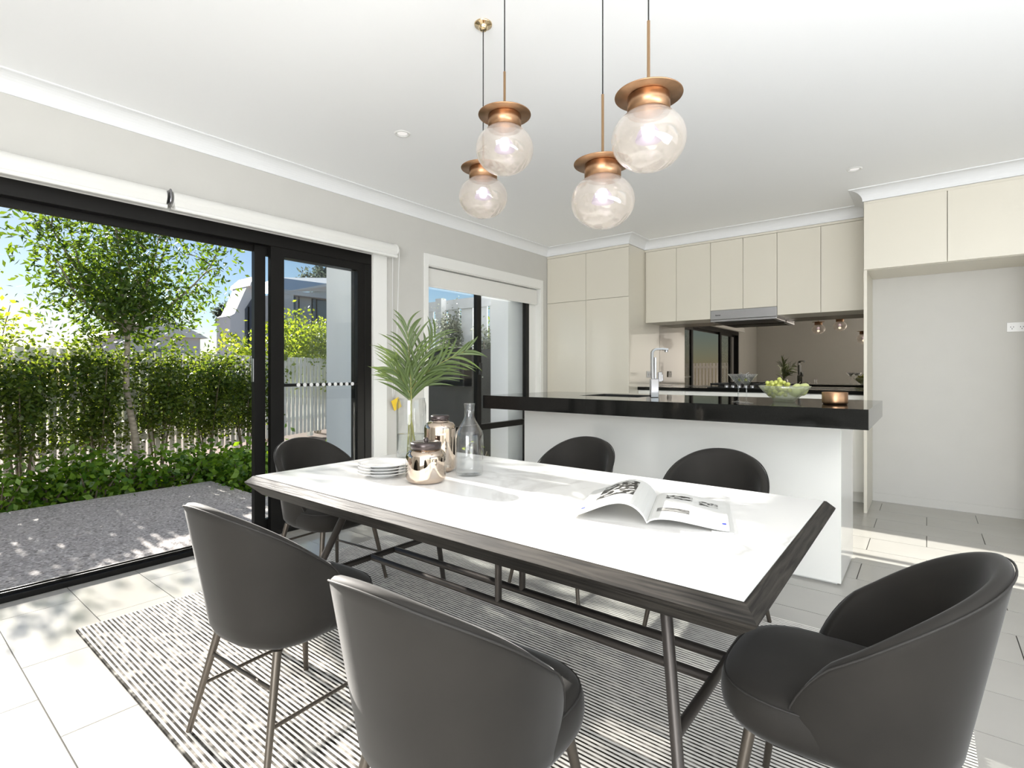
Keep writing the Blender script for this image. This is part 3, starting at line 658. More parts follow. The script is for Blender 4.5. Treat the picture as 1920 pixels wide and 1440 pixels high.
for lab, loc, rz in chairs[1:]:
    c = copy_tree(c0); c['label'] = lab; c.location = (loc[0], loc[1], RZ); c.rotation_euler = (0, 0, rz)

# ------------------------------------------------------------------ pendants
def pendant(label, x, y, zc, rod):
    t = thing('pendant_light', label, 'pendant light', (x, y, zc), 0, 'globe pendant lights')
    R = 0.1015; Hh = 0.086
    prof = [(R*math.cos(a)*1.0, Hh*math.sin(a)) for a in [-PI/2+PI*(i/20)*0.86 for i in range(21)]]
    prof[0] = (0.0005, -Hh)
    rt = prof[-1][0]; zt_ = prof[-1][1]
    g = MB(); g.lathe(prof + [(rt-0.002, zt_), ] + [(max(0.0004, r-0.003), z*0.965) for r, z in reversed(prof)], 48); g.build('globe', M['globe'], t)
    zt = 0.077
    MB().lathe([(0.0, zt+0.042), (0.055, zt+0.042), (0.058, zt+0.040), (0.058, zt-0.004), (0.056, zt-0.004), (0.056, zt+0.036), (0.0, zt+0.036)], 48).build('collar', M['copper'], t)
    MB().lathe([(0.0, zt+0.0462), (0.092, zt+0.0462), (0.0925, zt+0.0445), (0.092, zt+0.0428), (0.0, zt+0.0428)], 56).build('brim', M['copper'], t)
    MB().lathe([(0.0115, zt+0.0465), (0.0105, zt+0.056), (0.0045, zt+0.058), (0.0045, zt+0.0465+rod), (0.0, zt+0.0467+rod)], 16).build('rod', M['brass'], t)
    MB().tube((0, 0, zt+0.0465+rod), (0, 0, CZ-zc-0.012), 0.0022, n=8).build('cord', M['cord'], t)
    MB().lathe([(0.0, CZ-zc-0.03), (0.012, CZ-zc-0.028), (0.020, CZ-zc-0.018), (0.021, CZ-zc-0.008), (0.036, CZ-zc-0.007), (0.037, CZ-zc-0.0005)], 28).build('ceiling_rose', M['brass_light'], t)
    MB().lathe([(0.0, 0.04), (0.012, 0.038), (0.0165, 0.026), (0.0165, 0.012), (0.012, 0.002), (0.0, 0.0)], 20).build('bulb', M['bulb'], t)
    MB().lathe([(0.016, 0.038), (0.028, 0.022), (0.036, -0.002), (0.034, -0.003), (0.0, -0.003)], 28).build('reflector', M['violet'], t)
    d = bpy.data.lights.new('pendant_bulb', 'POINT'); d.energy = 0.12; d.color = (1, 0.93, 0.86); d.shadow_soft_size = 0.02
    lo = bpy.data.objects.new('pendant_bulb', d); COL.objects.link(lo); lo.location = (x, y, zc-0.03)
pendant('glass globe pendant with copper brim, largest and rightmost of the four', -0.604, 1.371, 1.773, 0.205)
pendant('glass globe pendant with copper brim in the middle, above and in front of the smallest', -1.161, 1.423, 1.929-0.02, 0.15)
pendant('glass globe pendant with copper brim, farthest and smallest, by its visible ceiling rose', -1.449, 1.635, 1.857, 0.13)
pendant('glass globe pendant with copper brim hanging lowest, second from the right', -0.815, 1.497, 1.676, 0.22)

# ------------------------------------------------------------------ tableware
TT = 0.7005
plate_prof = [(0.0, 0.006), (0.045, 0.006), (0.065, 0.007), (0.092, 0.0155), (0.108, 0.0185), (0.1085, 0.020), (0.106, 0.0205), (0.091, 0.0175), (0.064, 0.0095), (0.0, 0.0085)]
foot = [(0.055, 0.0), (0.058, 0.0), (0.062, 0.0065)]
ords = ['white dinner plate at the bottom of the stack beside the vase', 'white dinner plate second from the bottom of the stack', 'white dinner plate second from the top of the stack', 'white dinner plate on top of the stack beside the vase']
pl = None
for i in range(4):
    if pl is None:
        pl = MB().lathe(plate_prof, 48).lathe(foot, 48).build('dinner_plate', M['plate'])
        o = pl
    else:
        o = pl.copy(); COL.objects.link(o)
    tag(o, ords[i], 'plate', 'stacked dinner plates'); o.location = (-1.765+0.002*i, 1.372, TT+0.0118*i)

def jar(label, x, y, r, h, lr, lh, knob):
    t = thing('storage_jar', label, 'jar', (x, y, TT), 0, 'rose gold storage jars')
    f = 0.03
    pr = [(0.0, 0.0), (r-f*0.8, 0.0)] + [(r-f*0.8+f*0.8*math.sin(a), f*0.8*(1-math.cos(a))) for a in [PI/2*i/6 for i in range(1, 7)]]
    pr += [(r, h-f)] + [(r-f+f*math.cos(a), h-f+f*math.sin(a)) for a in [PI/2*i/6 for i in range(1, 7)]] + [(lr+0.004, h+0.002), (lr, h+0.001)]
    MB().lathe(pr, 56).build('body', M['rose'], t)
    lid = MB().lathe([(lr-0.001, h+0.0005), (lr+0.003, h+0.004), (lr+0.004, h+lh-0.004), (lr, h+lh), (0.0, h+lh)], 48).build('lid', M['lid'], t)
    if knob: MB().lathe([(0.008, h+lh), (0.010, h+lh+0.012), (0.007, h+lh+0.016), (0.0, h+lh+0.017)], 20).build('knob', M['lid'], lid)
jar('short rose gold jar with dark knobbed lid in front of the tall one', -1.535, 1.395, 0.078, 0.128, 0.056, 0.028, True)
jar('tall rose gold jar with dark lid between vase and glass bottle', -1.655, 1.585, 0.068, 0.215, 0.036, 0.027, False)
# bottle
bo = MB().lathe([(0.0, 0.0), (0.05, 0.0), (0.057, 0.006), (0.0585, 0.015), (0.0585, 0.165), (0.054, 0.182), (0.026, 0.228), (0.0205, 0.243), (0.0205, 0.285), (0.0235, 0.294), (0.023, 0.297), (0.019, 0.294),
     (0.0185, 0.243), (0.024, 0.227), (0.052, 0.181), (0.0565, 0.165), (0.0565, 0.015), (0.05, 0.008), (0.0, 0.007)], 48).build('glass_bottle', M['clear'])
bo.location = (-1.495, 1.60, TT); tag(bo, 'clear glass carafe bottle with narrow neck on the table', 'bottle')
# vase
vx, vy = -1.975, 1.70
t = thing('glass_vase', 'tall clear glass cylinder vase holding palm fronds', 'vase', (vx, vy, TT))
MB().lathe([(0.0, 0.0), (0.068, 0.0), (0.0715, 0.006), (0.0715, 0.27), (0.066, 0.292), (0.067, 0.30), (0.065, 0.30), (0.064, 0.292), (0.069, 0.268), (0.069, 0.012), (0.0, 0.012)], 56).build('vessel', M['clear'], t)
MB().lathe([(0.0, 0.0125), (0.0685, 0.0125), (0.0685, 0.125), (0.0, 0.125)], 40).build('water', M['water'], t)

# palm fronds: arching stems with paired leaflets
def frond(label, tip, bend, nl, lmax, seed):
    rnd = random.Random(seed)
    t = thing('palm_frond', label, 'palm frond', (vx, vy, TT))
    s0 = Vector((rnd.uniform(-0.02, 0.02), rnd.uniform(-0.02, 0.02), 0.016)); s1 = Vector((rnd.uniform(-0.01, 0.01), rnd.uniform(-0.01, 0.01), 0.27)); tip = Vector(tip)
    ctl = s1 + (s1-s0)*bend + Vector((0, 0, 0.05))
    pts = [s0.lerp(s1, i/5) for i in range(5)]
    rach = []
    for i in range(15):
        u = i/14; rach.append(s1*(1-u)**2 + ctl*2*u*(1-u) + tip*u*u)
    allp = pts+rach
    MB().path(allp, [0.0048*(1-0.75*i/(len(allp)-1)) for i in range(len(allp))], 8).build('stem', M['stem'], t)
    for k in range(nl):
        u = 0.10+0.90*k/(nl-1); f = u*14; i = min(13, int(f)); p = rach[i].lerp(rach[i+1], f-i); d = (rach[min(i+1, 14)]-rach[max(i-1, 0)]).normalized()
        view = Vector((1.6, -1.4, 0.15)).normalized()
        side0 = d.cross(view).normalized()
        for sgn in (-1, 1):
            side = (side0*sgn + view*rnd.uniform(-0.5, 0.7)).normalized()
            ln = lmax*(0.70+0.30*math.sin(PI*min(1, 0.2+0.8*u)))*rnd.uniform(0.85, 1.12)*(1-0.25*u)
            ang = math.radians(36-20*u+rnd.uniform(-8, 8)); q = d*math.cos(ang)+side*math.sin(ang)
            wd = 0.0062*rnd.uniform(0.85, 1.2); nrm = q.cross(view).normalized(); rows = []
            curl = rnd.uniform(0.16, 0.42); drp = rnd.uniform(0.08, 0.30); up = Vector((0, 0, 1))
            for j in range(9):
                v = j/8; c = p + q*(ln*v) + side*(ln*curl*v*v) - up*(ln*drp*v**2.4)
                ww = wd*(math.sin(PI*min(1, 0.10+v*0.90))**0.65 if v < 1 else 0.03)
                rows.append([c-nrm*ww, c+view*(ww*0.5), c+nrm*ww])
            mb = MB(); mb.grid(rows, smooth=True); mb.build('leaflet', M['palm'], t)
def off(r, u, z): # offset along image right / away, height
    return (r*0.784-u*0.621, r*0.621+u*0.784, z)
frond('tall upright palm frond rising from the left of the vase', off(-0.02, 0.0, 0.63), 0.25, 14, 0.26, 1)
frond('palm frond arching right from the vase towards the window', off(0.26, 0.02, 0.53), 0.35, 15, 0.22, 2)
frond('palm frond leaning up and right behind the arching one', off(0.10, 0.08, 0.60), 0.3, 13, 0.24, 3)
frond('short palm frond spreading left low out of the vase', off(-0.08, -0.04, 0.44), 0.2, 9, 0.19, 4)

# magazine
t = thing('magazine', 'open magazine with printed photos lying on the marble table', 'magazine', (-0.615, 1.383, TT), math.radians(18))
PW, PH = 0.215, 0.325
def lz(d):  # left page height over distance from the spine
    return 0.004+0.050*math.sin(PI*min(1, (d/0.215)**0.62))**1.25*(1 if d < 0.215 else 0)
def rz_(d): return 0.004+0.016*math.sin(PI*min(1, (d/0.2)**0.55))**1.2
ds = [PW*i/22 for i in range(23)]
def block(fn, sgn, th):
    rows = [[(sgn*d, 0, fn(d)+th) for d in ds], [(sgn*d, PH, fn(d)+th) for d in ds], [(sgn*d, PH, fn(d)) for d in ds], [(sgn*d, 0, fn(d)) for d in ds], [(sgn*d, 0, fn(d)+th) for d in ds]]
    mb = MB(); mb.grid(rows, smooth=False, flip=(sgn > 0))
    for d in (ds[0], ds[-1]): mb.add([(sgn*d, 0, fn(d)), (sgn*d, PH, fn(d)), (sgn*d, PH, fn(d)+th), (sgn*d, 0, fn(d)+th)], [(0, 1, 2, 3)])
    return mb
block(lz, -1, 0.007).build('left_pages', M['paper'], t); block(rz_, 1, 0.005).build('right_pages', M['paper'], t)
box('cover', M['paper'], 0.17, PW+0.012, -0.002, PH+0.002, 0.0, 0.0025, t)
def patch(fn, sgn, d0, d1, y0, y1, th, m, nm):
    dd = [d0+(d1-d0)*i/12 for i in range(13)]
    MB().grid([[(sgn*d, y, fn(d)+th+0.0007) for d in dd] for y in (y0, y1)], smooth=False).build(nm, m, t)
patch(lz, -1, 0.05, 0.165, 0.10, 0.29, 0.007, M['photo_print'], 'printed_photo')
patch(lz, -1, 0.185, 0.197, 0.035, 0.055, 0.007, M['blue_print'], 'printed_mark')
patch(rz_, 1, 0.02, 0.11, 0.075, 0.115, 0.005, M['grey_print'], 'printed_photo')
patch(rz_, 1, 0.035, 0.115, 0.235, 0.285, 0.005, M['sketch_print'], 'printed_sketch')
patch(rz_, 1, 0.135, 0.19, 0.215, 0.265, 0.005, M['sketch_print'], 'printed_sketch')
patch(rz_, 1, 0.198, 0.208, 0.045, 0.06, 0.005, M['blue_print'], 'printed_mark')

# ------------------------------------------------------------------ things on the island
BT = BZ1+0.0006
def martini(label, x, y, oz):
    t = thing('martini_glass', label, 'glass', (x, y, BT), oz, 'martini glasses on the island')
    MB().lathe([(0.0, 0.0), (0.036, 0.0), (0.037, 0.002), (0.012, 0.006), (0.004, 0.012), (0.0035, 0.085), (0.006, 0.094), (0.057, 0.158), (0.0565, 0.159), (0.004, 0.0955), (0.0, 0.095)], 36).build('glass', M['clear'], t)
    MB().lathe([(0.0, 0.0965), (0.004, 0.0975), (0.042, 0.141), (0.0, 0.141)], 28).build('drink', M['water'], t)
    MB().lathe([(0.0, -0.009), (0.007, -0.006), (0.0088, 0.0), (0.007, 0.006), (0.0, 0.009)], 14, (0.006, 0, 0.128)).build('olive', M['olive'], t)
    MB().tube((-0.03, 0.0, 0.118), (0.055, 0.0, 0.168), 0.0012, n=6).build('pick', M['steel'], t)
martini('martini glass with olive on the black bench, left one behind', -0.838, 3.13, 0.5)
martini('martini glass with olive on the black bench, right one in front', -0.775, 3.05, 2.4)
bx, by = -0.65, 3.37
t = thing('fruit_bowl', 'cut glass fruit bowl with scalloped rim on black bench', 'bowl', (bx, by, BT))
scal = lambda th, z: 1.0+0.035*max(0, (z-0.02)/0.08)*math.cos(12*th)
MB().lathe([(0.0, 0.004), (0.05, 0.004), (0.052, 0.0), (0.057, 0.0), (0.06, 0.008), (0.085, 0.03), (0.118, 0.065), (0.136, 0.09), (0.134, 0.091), (0.114, 0.067), (0.08, 0.034), (0.055, 0.014), (0.0, 0.011)], 72, shape=scal).build('bowl', M['cut_glass'], t)
t = thing('grape_bunch', 'bunch of green grapes heaped in the cut glass bowl', 'grapes', (bx-0.03, by-0.012, BT))
gm = MB().lathe([(0.0002, -0.0125), (0.0075, -0.0098), (0.0115, -0.004), (0.0118, 0.003), (0.0085, 0.0092), (0.0002, 0.0125)], 14).mesh('grape', M['grape'])
gp = []
rnd = random.Random(5); tries = 0
while len(gp) < 58 and tries < 6000:
    tries += 1
    a = rnd.uniform(0, 2*PI); rr = 0.078*math.sqrt(rnd.random()); z = rnd.uniform(0.03, 0.135)
    lim = 0.078*math.sqrt(max(0, 1-((z-0.06)/0.075)**2)) if z > 0.06 else 0.078*(z-0.005)/0.055
    if rr > lim: continue
    p = Vector((rr*math.cos(a), rr*math.sin(a), z))
    if all((p-q).length > 0.0205 for q in gp): gp.append(p)
for p in gp:
    o = bpy.data.objects.new('grape', gm); put(o, t); o.location = p; o.rotation_euler = (rnd.uniform(0, 3), rnd.uniform(0, 3), 0)
sk = MB(); sk.path([(0.0, 0, 0.05), (0.004, 0.0, 0.12), (0.012, 0.004, 0.143)], 0.002, 6); sk.build('stalk', M['stem'], t)
for lab, px, py, pz, r in (('pale green pear in the bowl beside the grapes', 0.045, 0.0, 0.030, 0.4), ('pale green pear leaning on the right rim of the bowl', 0.058, 0.055, 0.045, 0.8)):
    t = thing('pear', lab, 'pear', (bx+px, by+py, BT+pz), 0, 'pears in the glass bowl')
    fr = MB().lathe([(0.0, 0.0), (0.022, 0.004), (0.033, 0.018), (0.035, 0.032), (0.029, 0.05), (0.02, 0.066), (0.013, 0.076), (0.0, 0.08)], 24).build('flesh', M['pear'], t)
    fr.rotation_euler = (0, r, 0); 
    st_ = MB().tube((0, 0, 0.078), (0.003, 0, 0.094), 0.0016, n=6).build('stalk', M['twig'], t); st_.rotation_euler = (0, r, 0)
t = thing('copper_cup', 'small round copper candle cup at the right end of bench', 'cup', (-0.385, 3.265, BT))
MB().lathe([(0.0, 0.0), (0.054, 0.0), (0.059, 0.005), (0.0605, 0.012), (0.0605, 0.062), (0.0595, 0.0635), (0.058, 0.062), (0.057, 0.014), (0.0, 0.012)], 44).build('cup', M['copper'], t)
MB().lathe([(0.0, 0.048), (0.0565, 0.048)], 28).build('wax', M['paper'], t); MB().tube((0, 0, 0.048), (0.002, 0, 0.062), 0.001, n=6).build('wick', M['dark'], t)

# ------------------------------------------------------------------ outdoors
GZ = -0.12
box('ground', M['mulch'], -60, XL-WT-0.001, -30, 45, -0.5, GZ-0.02, kind='structure')
pt = MB(); pt.box(-6.04, XL-0.101, -6, 2.40, GZ-0.1, -0.045); pt.box(-4.9, XL-WT-0.002, 2.41, 2.75, GZ-0.1, -0.05); pt.build('patio', M['aggregate'], kind='structure')
box('wall_pier', M['render'], -4.34, XL-WT-0.001, 2.72, 2.94, GZ-0.02, 3.2, kind='structure')
box('wall_courtyard', M['render'], -3.97, XL-WT-0.001, 4.61, 5.2, GZ-0.02, 3.0, kind='structure')
box('eave', M['render'], -3.75, XL-WT-0.001, -4, 7, 2.75, 2.9, kind='structure')

def leaves(mb_pts, size, asp, mat_, name, parent, droop=0.0, rng=None, kind='stuff'):
    n = len(mb_pts); rng = rng or np.random.RandomState(1)
    d = rng.normal(size=(n, 3)); d[:, 2] = d[:, 2]*0.7-droop; d /= np.linalg.norm(d, axis=1)[:, None]
    r = rng.normal(size=(n, 3)); w = np.cross(d, r); w /= np.linalg.norm(w, axis=1)[:, None]
    nn = np.cross(d, w); L = size*rng.uniform(0.65, 1.25, n)[:, None]; P = np.asarray(mb_pts)
    v = np.stack([P, P+d*L*0.45+w*L*asp*0.5+nn*L*0.06, P+d*L, P+d*L*0.45-w*L*asp*0.5+nn*L*0.06], 1).reshape(-1, 3)
    i = np.arange(n)*4
    me = bpy.data.meshes.new(name)
    me.vertices.add(4*n); me.vertices.foreach_set('co', v.ravel())
    lo = np.stack([i, i+1, i+2, i+3], 1).ravel(); me.loops.add(4*n); me.loops.foreach_set('vertex_index', lo)
    me.polygons.add(n); me.polygons.foreach_set('loop_start', np.arange(n)*4); me.polygons.foreach_set('loop_total', np.full(n, 4))
    me.materials.append(mat_); me.update(calc_edges=True); me.validate()
    o = bpy.data.objects.new(name, me); put(o, parent); o['kind'] = kind; return o

# tree
def make_tree(label, x, y, z0, spec, nleaf, lsize, m, seed, trunk_r=0.042, trunk_h=1.75, height=4.3, spread=1.25, low=1.1, droop=0.5):
    rng = np.random.RandomState(seed)
    t = thing('garden_tree', label, 'tree', (x, y, z0)); tr = MB(); br = MB()
    pts = [(0.02*math.sin(k*1.3), 0.03*math.sin(k*0.9)-0.012*k, trunk_h*k/8) for k in range(9)]
    tr.path(pts, [trunk_r*(1-0.04*k) for k in range(9)], 12)
    topz = Vector(pts[-1]); ends = []
    for k, (a, sp2, hh) in enumerate(spec):
        e = Vector((sp2*math.cos(a), sp2*math.sin(a), hh)); mid = topz.lerp(e, 0.5)+Vector((0.08*math.cos(a), 0.08*math.sin(a), -0.1))
        P = [topz*(1-u)**2+mid*2*u*(1-u)+e*u*u for u in [i/8 for i in range(9)]]
        tr.path(P, [trunk_r*0.62*(1-0.1*i) for i in range(9)], 8)
        for j in range(9): ends.append((P[j], e-topz))
    tr.build('trunk', M['bark'], t)
    cl = []
    for k in range(70):
        p, dr = ends[rng.randint(len(ends))]
        a = rng.uniform(0, 2*PI); l = spread*rng.uniform(0.25, 0.95)
        q = p+Vector((l*math.cos(a), l*math.sin(a), rng.uniform(-0.25, 0.55)))
        if q.z < low: q.z = low+rng.uniform(0, 0.3)
        mid = p.lerp(q, 0.5)+Vector((0, 0, 0.12))
        P = [p*(1-u)**2+mid*2*u*(1-u)+q*u*u for u in [i/5 for i in range(6)]]
        br.path(P, [0.011*(1-0.15*i) for i in range(6)], 5, caps=False)
        for u in (0.45, 0.7, 0.9, 1.0): cl.append(P[int(u*5)])
    br.build('branch', M['bark'], t, kind='stuff')
    C = np.array([list(c) for c in cl]); idx = rng.randint(len(C), size=nleaf)
    off_ = rng.normal(size=(nleaf, 3))*np.array([0.17, 0.17, 0.15])
    LP = C[idx]+off_; LP[:, 2] = np.where(LP[:, 2] > 3.18, LP[:, 2]-rng.uniform(0.3, 0.9, nleaf), LP[:, 2])
    leaves(LP, lsize, 0.36, m, 'foliage', t, droop, rng)
    return t
make_tree('slender tree with drooping leaves rising above the hedge', -7.62, 2.16, GZ-0.02, [(0.6, 0.35, 3.1), (2.0, 0.5, 3.15), (3.6, 0.45, 3.0), (4.5, 0.85, 3.1), (5.6, 0.45, 3.2), (1.5, 0.85, 2.7), (4.8, 0.75, 2.4)], 7000, 0.09, M['leaf_tree'], 3, spread=0.5, low=1.5)

# picket fence along the garden
FA, FB = Vector((-7.30, -0.05)), Vector((-9.45, 5.75))
fd = (FB-FA); fl_ = fd.length; fang = math.atan2(fd.y, fd.x)
t = thing('picket_fence', 'white timber picket fence behind the hedge and glass door', 'fence', (FA.x, FA.y, GZ), fang)
n_p = int(fl_/0.105)
pk = MB().box(0, 0.072, -0.01, 0.01, 0.09, 1.52).build('picket', M['fence'], t); pk.location = (-1.4, 0, 0)
for i in range(1, n_p+34): rep(pk, t, (-1.4+0.105*i, 0, 0.0))
for z in (0.35, 0.95, 1.36): box('rail', M['fence'], -1.4, fl_+2.2, 0.0105, 0.04, z, z+0.07, t)
for k in range(5): box('post', M['fence'], -1.2+k*(fl_+1.0)/4, -1.11+k*(fl_+1.0)/4, 0.041, 0.12, 0, 1.45, t)

t = thing('picket_fence', 'white side picket fence past the far end of the patio, seen in the mirror splashback', 'fence', (-8.0, -4.6, GZ))
pk2 = None
for i in range(42):
    if pk2 is None: pk2 = pk.copy(); COL.objects.link(pk2); pk2.parent = t; pk2.location = (0, 0, 0)
    else: rep(pk2, t, (0.105*i, 0, 0))
for z in (0.35, 1.36): box('rail', M['fence'], 0, 4.38, -0.04, -0.0105, z, z+0.07, t)
# hedge shrubs in front of the fence
def shrub(label, x, y, h, r, n, ls, m, seed, zlow=0.25, name='hedge_shrub', cat='shrub', group='hedge shrubs along the white fence', stems=5, dense=0.8):
    rng = np.random.RandomState(seed); t = thing(name, label, cat, (x, y, GZ-0.02), 0, group); st = MB(); C = []
    for k in range(stems):
        a = 2*PI*k/stems+rng.uniform(-0.4, 0.4); b = Vector((0.05*math.cos(a), 0.05*math.sin(a), 0)); rr = r*rng.uniform(0.4, 0.9); e = Vector((rr*math.cos(a), rr*math.sin(a), h*rng.uniform(0.75, 0.97)))
        mid = b.lerp(e, 0.5)+Vector((0, 0, h*0.12)); P = [b*(1-u)**2+mid*2*u*(1-u)+e*u*u for u in [i/6 for i in range(7)]]
        st.path(P, [0.012*(1-0.11*i) for i in range(7)], 6, caps=False)
        for j in range(1, 7):
            for q in range(4): C.append(P[j]+Vector((rng.normal()*r*0.42, rng.normal()*r*0.42, rng.normal()*h*0.07)))
    st.build('stems', M['twig'], t, kind='stuff')
    C = np.array([list(c) for c in C]); C = C[C[:, 2] > zlow]
    P = C[rng.randint(len(C), size=n)]+rng.normal(size=(n, 3))*np.array([r*0.2, r*0.2, 0.10]); P[:, 2] = np.clip(P[:, 2], zlow*0.6, None)
    leaves(P, ls, 0.6, m, 'foliage', t, 0.25, rng); return t
hl = ['leafy hedge shrub at the far left end of the hedge', 'leafy hedge shrub second from the left, left of the tree', 'hedge shrub just left of the slender tree trunk', 'hedge shrub right behind the slender tree trunk',
      'hedge shrub just right of the slender tree trunk', 'hedge shrub two to the right of the tree', 'hedge shrub nearest to the open door jamb', 'hedge shrub behind the sliding door stile', 'hedge shrub seen through the fixed glass pane']
hs_ = [-0.35, 0.42, 1.12, 1.85, 2.55, 3.2, 3.85, 4.5, 5.1]
for i, yy in enumerate(hs_):
    k = (yy-FA.y)/(FB.y-FA.y); xx = FA.x+(FB.x-FA.x)*k+(0.20 if i in (2, 3, 4) else 0.34)
    if i >= 7: continue
    shrub(hl[i], xx, yy, 1.57+0.12*math.sin(i*2.1), 0.36, 5000, 0.056, M['leaf_hedge'], 20+i, zlow=0.42)
# low ground cover along the patio edge
gl = [(-6.42, 0.35), (-6.32, 0.78), (-6.48, 1.15), (-6.30, 1.45), (-6.42, 1.85), (-6.28, 2.2), (-6.55, 2.5), (-6.2, 2.75), (-5.85, 2.65), (-5.55, 2.72), (-5.25, 2.68), (-5.0, 2.85), (-6.0, 3.05), (-5.5, 3.1), (-6.75, 0.5), (-6.9, 1.5)]
for i, (x, y) in enumerate(gl):
    shrub('low glossy ground cover plant, number %d along the edge of the patio' % (i+1) if False else ['low glossy plant at the left frame edge by the patio', 'low glossy plant on mulch near the left frame edge', 'low plant left of the tree at the patio edge', 'low plant in front of the left fence pickets', 'low plant in front of the tree base',
        'low plant just right of the tree base', 'low plant behind the patio corner', 'low plant at the far patio corner', 'low plant along the right patio edge, beside the corner', 'low plant in the middle of the right patio edge', 'low plant on the right patio edge near the door', 'low plant beside the white pier',
        'low plant behind the row right of the patio', 'low plant behind the row near the white pier', 'low plant among mulch at the far left', 'low plant in the mulch left of the trunk'][i],
        x, y, 0.34, 0.22, 520, 0.075, M['leaf_low'], 60+i, zlow=0.05, name='ground_cover', cat='plant', group='ground cover plants by the patio', stems=6)
# grass
rng = np.random.RandomState(9); gp_ = np.stack([rng.uniform(-7.9, -6.4, 5000), rng.uniform(2.7, 4.6, 5000), np.full(5000, GZ-0.02)], 1)
n = len(gp_); d = rng.normal(size=(n, 3))*0.35; d[:, 2] = 1; d *= 0.13
w_ = rng.normal(size=(n, 3)); w_[:, 2] = 0; w_ *= 0.006
v = np.stack([gp_-w_, gp_+w_, gp_+d], 1).reshape(-1, 3)
me = bpy.data.meshes.new('lawn_grass'); me.from_pydata(v.tolist(), [], [(3*i, 3*i+1, 3*i+2) for i in range(n)]); me.materials.append(M['grass'])
o = bpy.data.objects.new('lawn_grass', me); put(o); tag(o, 'bright green grass strip between the fence and ground cover', 'grass', kind='stuff')
# light green shrubs beyond the fence
shrub('light green leafy bush rising above the fence behind the glass pane', -9.9, 6.0, 2.30, 0.62, 9000, 0.06, M['leaf_light'], 90, 0.9, 'garden_bush', 'bush', 'bushes beyond the white fence', 7)
shrub('yellow green bush above the fence just left of the door stile', -9.6, 4.75, 2.15, 0.5, 2600, 0.085, M['leaf_light'], 91, 1.1, 'garden_bush', 'bush', 'bushes beyond the white fence', 6)
shrub('sparse yellow green branches against the sky at the far left', -9.6, 0.95, 2.25, 0.6, 700, 0.075, M['leaf_light'], 92, 1.5, 'garden_bush', 'bush', 'bushes beyond the white fence', 7)
# courtyard outside the kitchen window
t = thing('slatted_fence', 'pale grey paling fence with gaps outside the kitchen window', 'fence', (-5.75, 4.95, GZ))
xk = 0.0; k = 0
sl = None
while xk < 1.7:
    if sl is None: sl = MB().box(0, 0.20, 0, 0.02, 0, 2.16).build('paling', M['fence_grey'], t); sl.location = (xk, 0, 0)
    else: rep(sl, t, (xk, 0, 0))
    xk += 0.245
box('rail', M['fence_grey'], 0, 1.76, -0.03, -0.001, 2.07, 2.2, t); box('rail', M['fence_grey'], 0, 1.76, 0.021, 0.06, 0.4, 0.48, t)
box('post', M['fence_grey'], 0.62, 0.73, -0.12, -0.031, 0, 2.22, t)
box('wall_garden', M['charcoal'], -5.75, -3.99, 4.70, 4.76, GZ-0.02, 1.40, kind='structure')
t = thing('utility_box', 'dark box mounted on the charcoal wall outside the kitchen window', 'utility box', (-4.62, 4.699, 0.95))
box('case', M['dark'], -0.28, 0.28, -0.16, 0, 0, 0.48, t, 0.01); box('grille', M['charcoal'], -0.22, 0.22, -0.165, -0.161, 0.06, 0.42, t)
shrub('grey green small-leaved shrub in front of the courtyard fence', -4.85, 4.87, 2.0, 0.12, 3600, 0.035, M['leaf_grey'], 95, 1.30, 'courtyard_shrub', 'shrub', 'courtyard shrubs', 6)
shrub('grey green small-leaved shrub beside the white courtyard pier', -4.28, 4.87, 1.75, 0.11, 2300, 0.035, M['leaf_grey'], 96, 1.2, 'courtyard_shrub', 'shrub', 'courtyard shrubs', 5)
shrub('dark leafy shrub behind the paling fence of the courtyard', -5.0, 5.95, 2.2, 0.40, 4000, 0.05, M['leaf_hedge'], 98, 0.8, 'courtyard_shrub', 'shrub', 'courtyard shrubs', 7)
shrub('tiny sprouting plant at the foot of the white courtyard pier', -4.08, 4.5, 0.42, 0.14, 60, 0.05, M['leaf_light'], 97, 0.05, 'courtyard_plant', 'plant', None, 4)

# neighbouring houses
t = thing('white_house', 'white gabled house with dark angular window beyond the hedge', 'house', (-26, 11.2, 0))
MB().prism([(0.0, -0.3), (0.0, 3.8), (0.2, 3.92), (0.8, 5.35), (1.46, 4.97), (1.5, -0.3)], 'x', -1.5, 0).build('wall', M['render'], t)
MB().prism([(0.75, 5.30), (0.8, 5.46), (1.19, 5.85), (1.5, 5.69), (1.5, 5.0)], 'x', -1.8, 0.35).build('roof', M['roof'], t)
wn_ = MB().prism([(0.67, 1.2), (0.67, 4.17), (1.16, 5.0), (1.48, 4.8), (1.48, 1.2)], 'x', 0.005, 0.05).build('window', M['far_glass'], t)
for yy, zt in ((0.80, 4.3), (1.05, 4.75), (1.3, 4.85)): box('window_bar', M['black_frame'], 0.051, 0.09, yy, yy+0.05, 1.2, zt, wn_)
box('pane', M['far_curtain'], 0.051, 0.06, 0.98, 1.05, 1.2, 3.6, wn_); box('pane', M['far_curtain'], 0.051, 0.06, 1.15, 1.28, 1.2, 4.3, wn_)
t = thing('white_house', 'white house with faceted roof and wide window seen through the glass pane', 'house', (-24, 12.75, 0))
MB().prism([(0.0, -0.3), (0.0, 4.9), (4.5, 5.6), (4.5, -0.3)], 'x', -6, -0.45).build('wall', M['render'], t)
box('side_wall', M['render'], -0.449, 0.0, 0.0, 0.52, -0.3, 4.95, t)
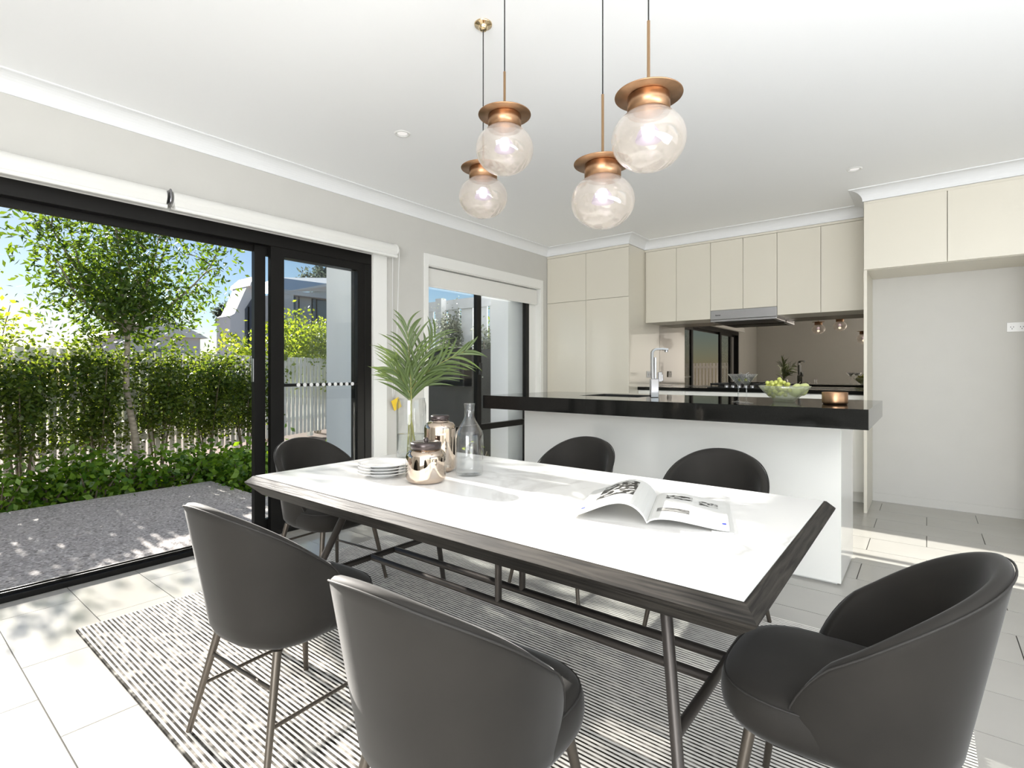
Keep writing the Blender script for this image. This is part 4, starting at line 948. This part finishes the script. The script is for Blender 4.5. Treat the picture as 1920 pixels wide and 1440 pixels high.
rf = MB(); rf.add([(0.05, 0.02, 4.93), (0.05, 4.5, 6.0), (-2.0, 0.75, 5.95), (-2.5, 4.5, 6.5), (0.05, 2.3, 5.62), (-0.46, 4.5, 5.55), (-6, 0.0, 5.2), (-6, 4.5, 6.3)], [(0, 4, 2), (4, 1, 3, 2), (2, 3, 7, 6), (0, 2, 6), (0, 5, 1, 4)]); rf.build('roof', M['roof'], t)
box('fascia', M['render'], -0.449, 0.03, 0.0, 4.5, 4.85, 5.05, t)
wn_ = box('window', M['far_glass'], -0.44, -0.40, 0.54, 4.4, 3.2, 4.84, t)
for yy in (0.98, 1.7, 1.95): box('window_bar', M['black_frame'], -0.399, -0.36, yy, yy+0.05, 3.2, 4.84, wn_)
box('pane', M['far_curtain'], -0.399, -0.385, 0.85, 0.98, 3.2, 4.84, wn_); box('pane', M['far_curtain'], -0.399, -0.39, 1.03, 1.69, 3.2, 4.84, wn_)
t = thing('low_house', 'pale low house wall glimpsed between tree and hedge', 'house', (-20, 5.0, 0))
box('wall', M['render'], -3, 0, 0.2, 2.6, -0.3, 2.3, t); MB().prism([(0.0, 2.3), (1.4, 3.0), (2.8, 2.3)], 'x', -3.2, 0.2).build('roof', M['roof'], t); box('window', M['far_glass'], 0.001, 0.04, 0.9, 1.5, 1.0, 1.9, t)
def far_tree(label, x, y, h, r, seed):
    rng = np.random.RandomState(seed); t = thing('background_tree', label, 'tree', (x, y, -0.3), 0, 'trees behind the houses')
    MB().path([(0, 0, 0), (0.1, 0, h*0.35), (0.05, 0.1, h*0.75)], [0.35, 0.25, 0.1], 8).build('trunk', M['bark'], t)
    C = rng.normal(size=(26, 3)); C /= np.linalg.norm(C, axis=1)[:, None]; C = C*r*rng.uniform(0.4, 0.9, (26, 1)); C[:, 2] = C[:, 2]*0.75+h*0.72
    P = C[rng.randint(26, size=3500)]+rng.normal(size=(3500, 3))*r*0.17
    leaves(P, 0.42, 0.5, M['leaf_far'], 'foliage', t, 0.1, rng)
far_tree('dark tree crown behind the faceted white roof', -45, 28.2, 13.6, 2.3, 101)
far_tree('round dark tree beyond the side fence, visible only in the mirror', -16, -22.0, 4.6, 1.5, 103)
far_tree('small dark tree top behind the gabled house', -46, 20.6, 9.0, 1.6, 102)
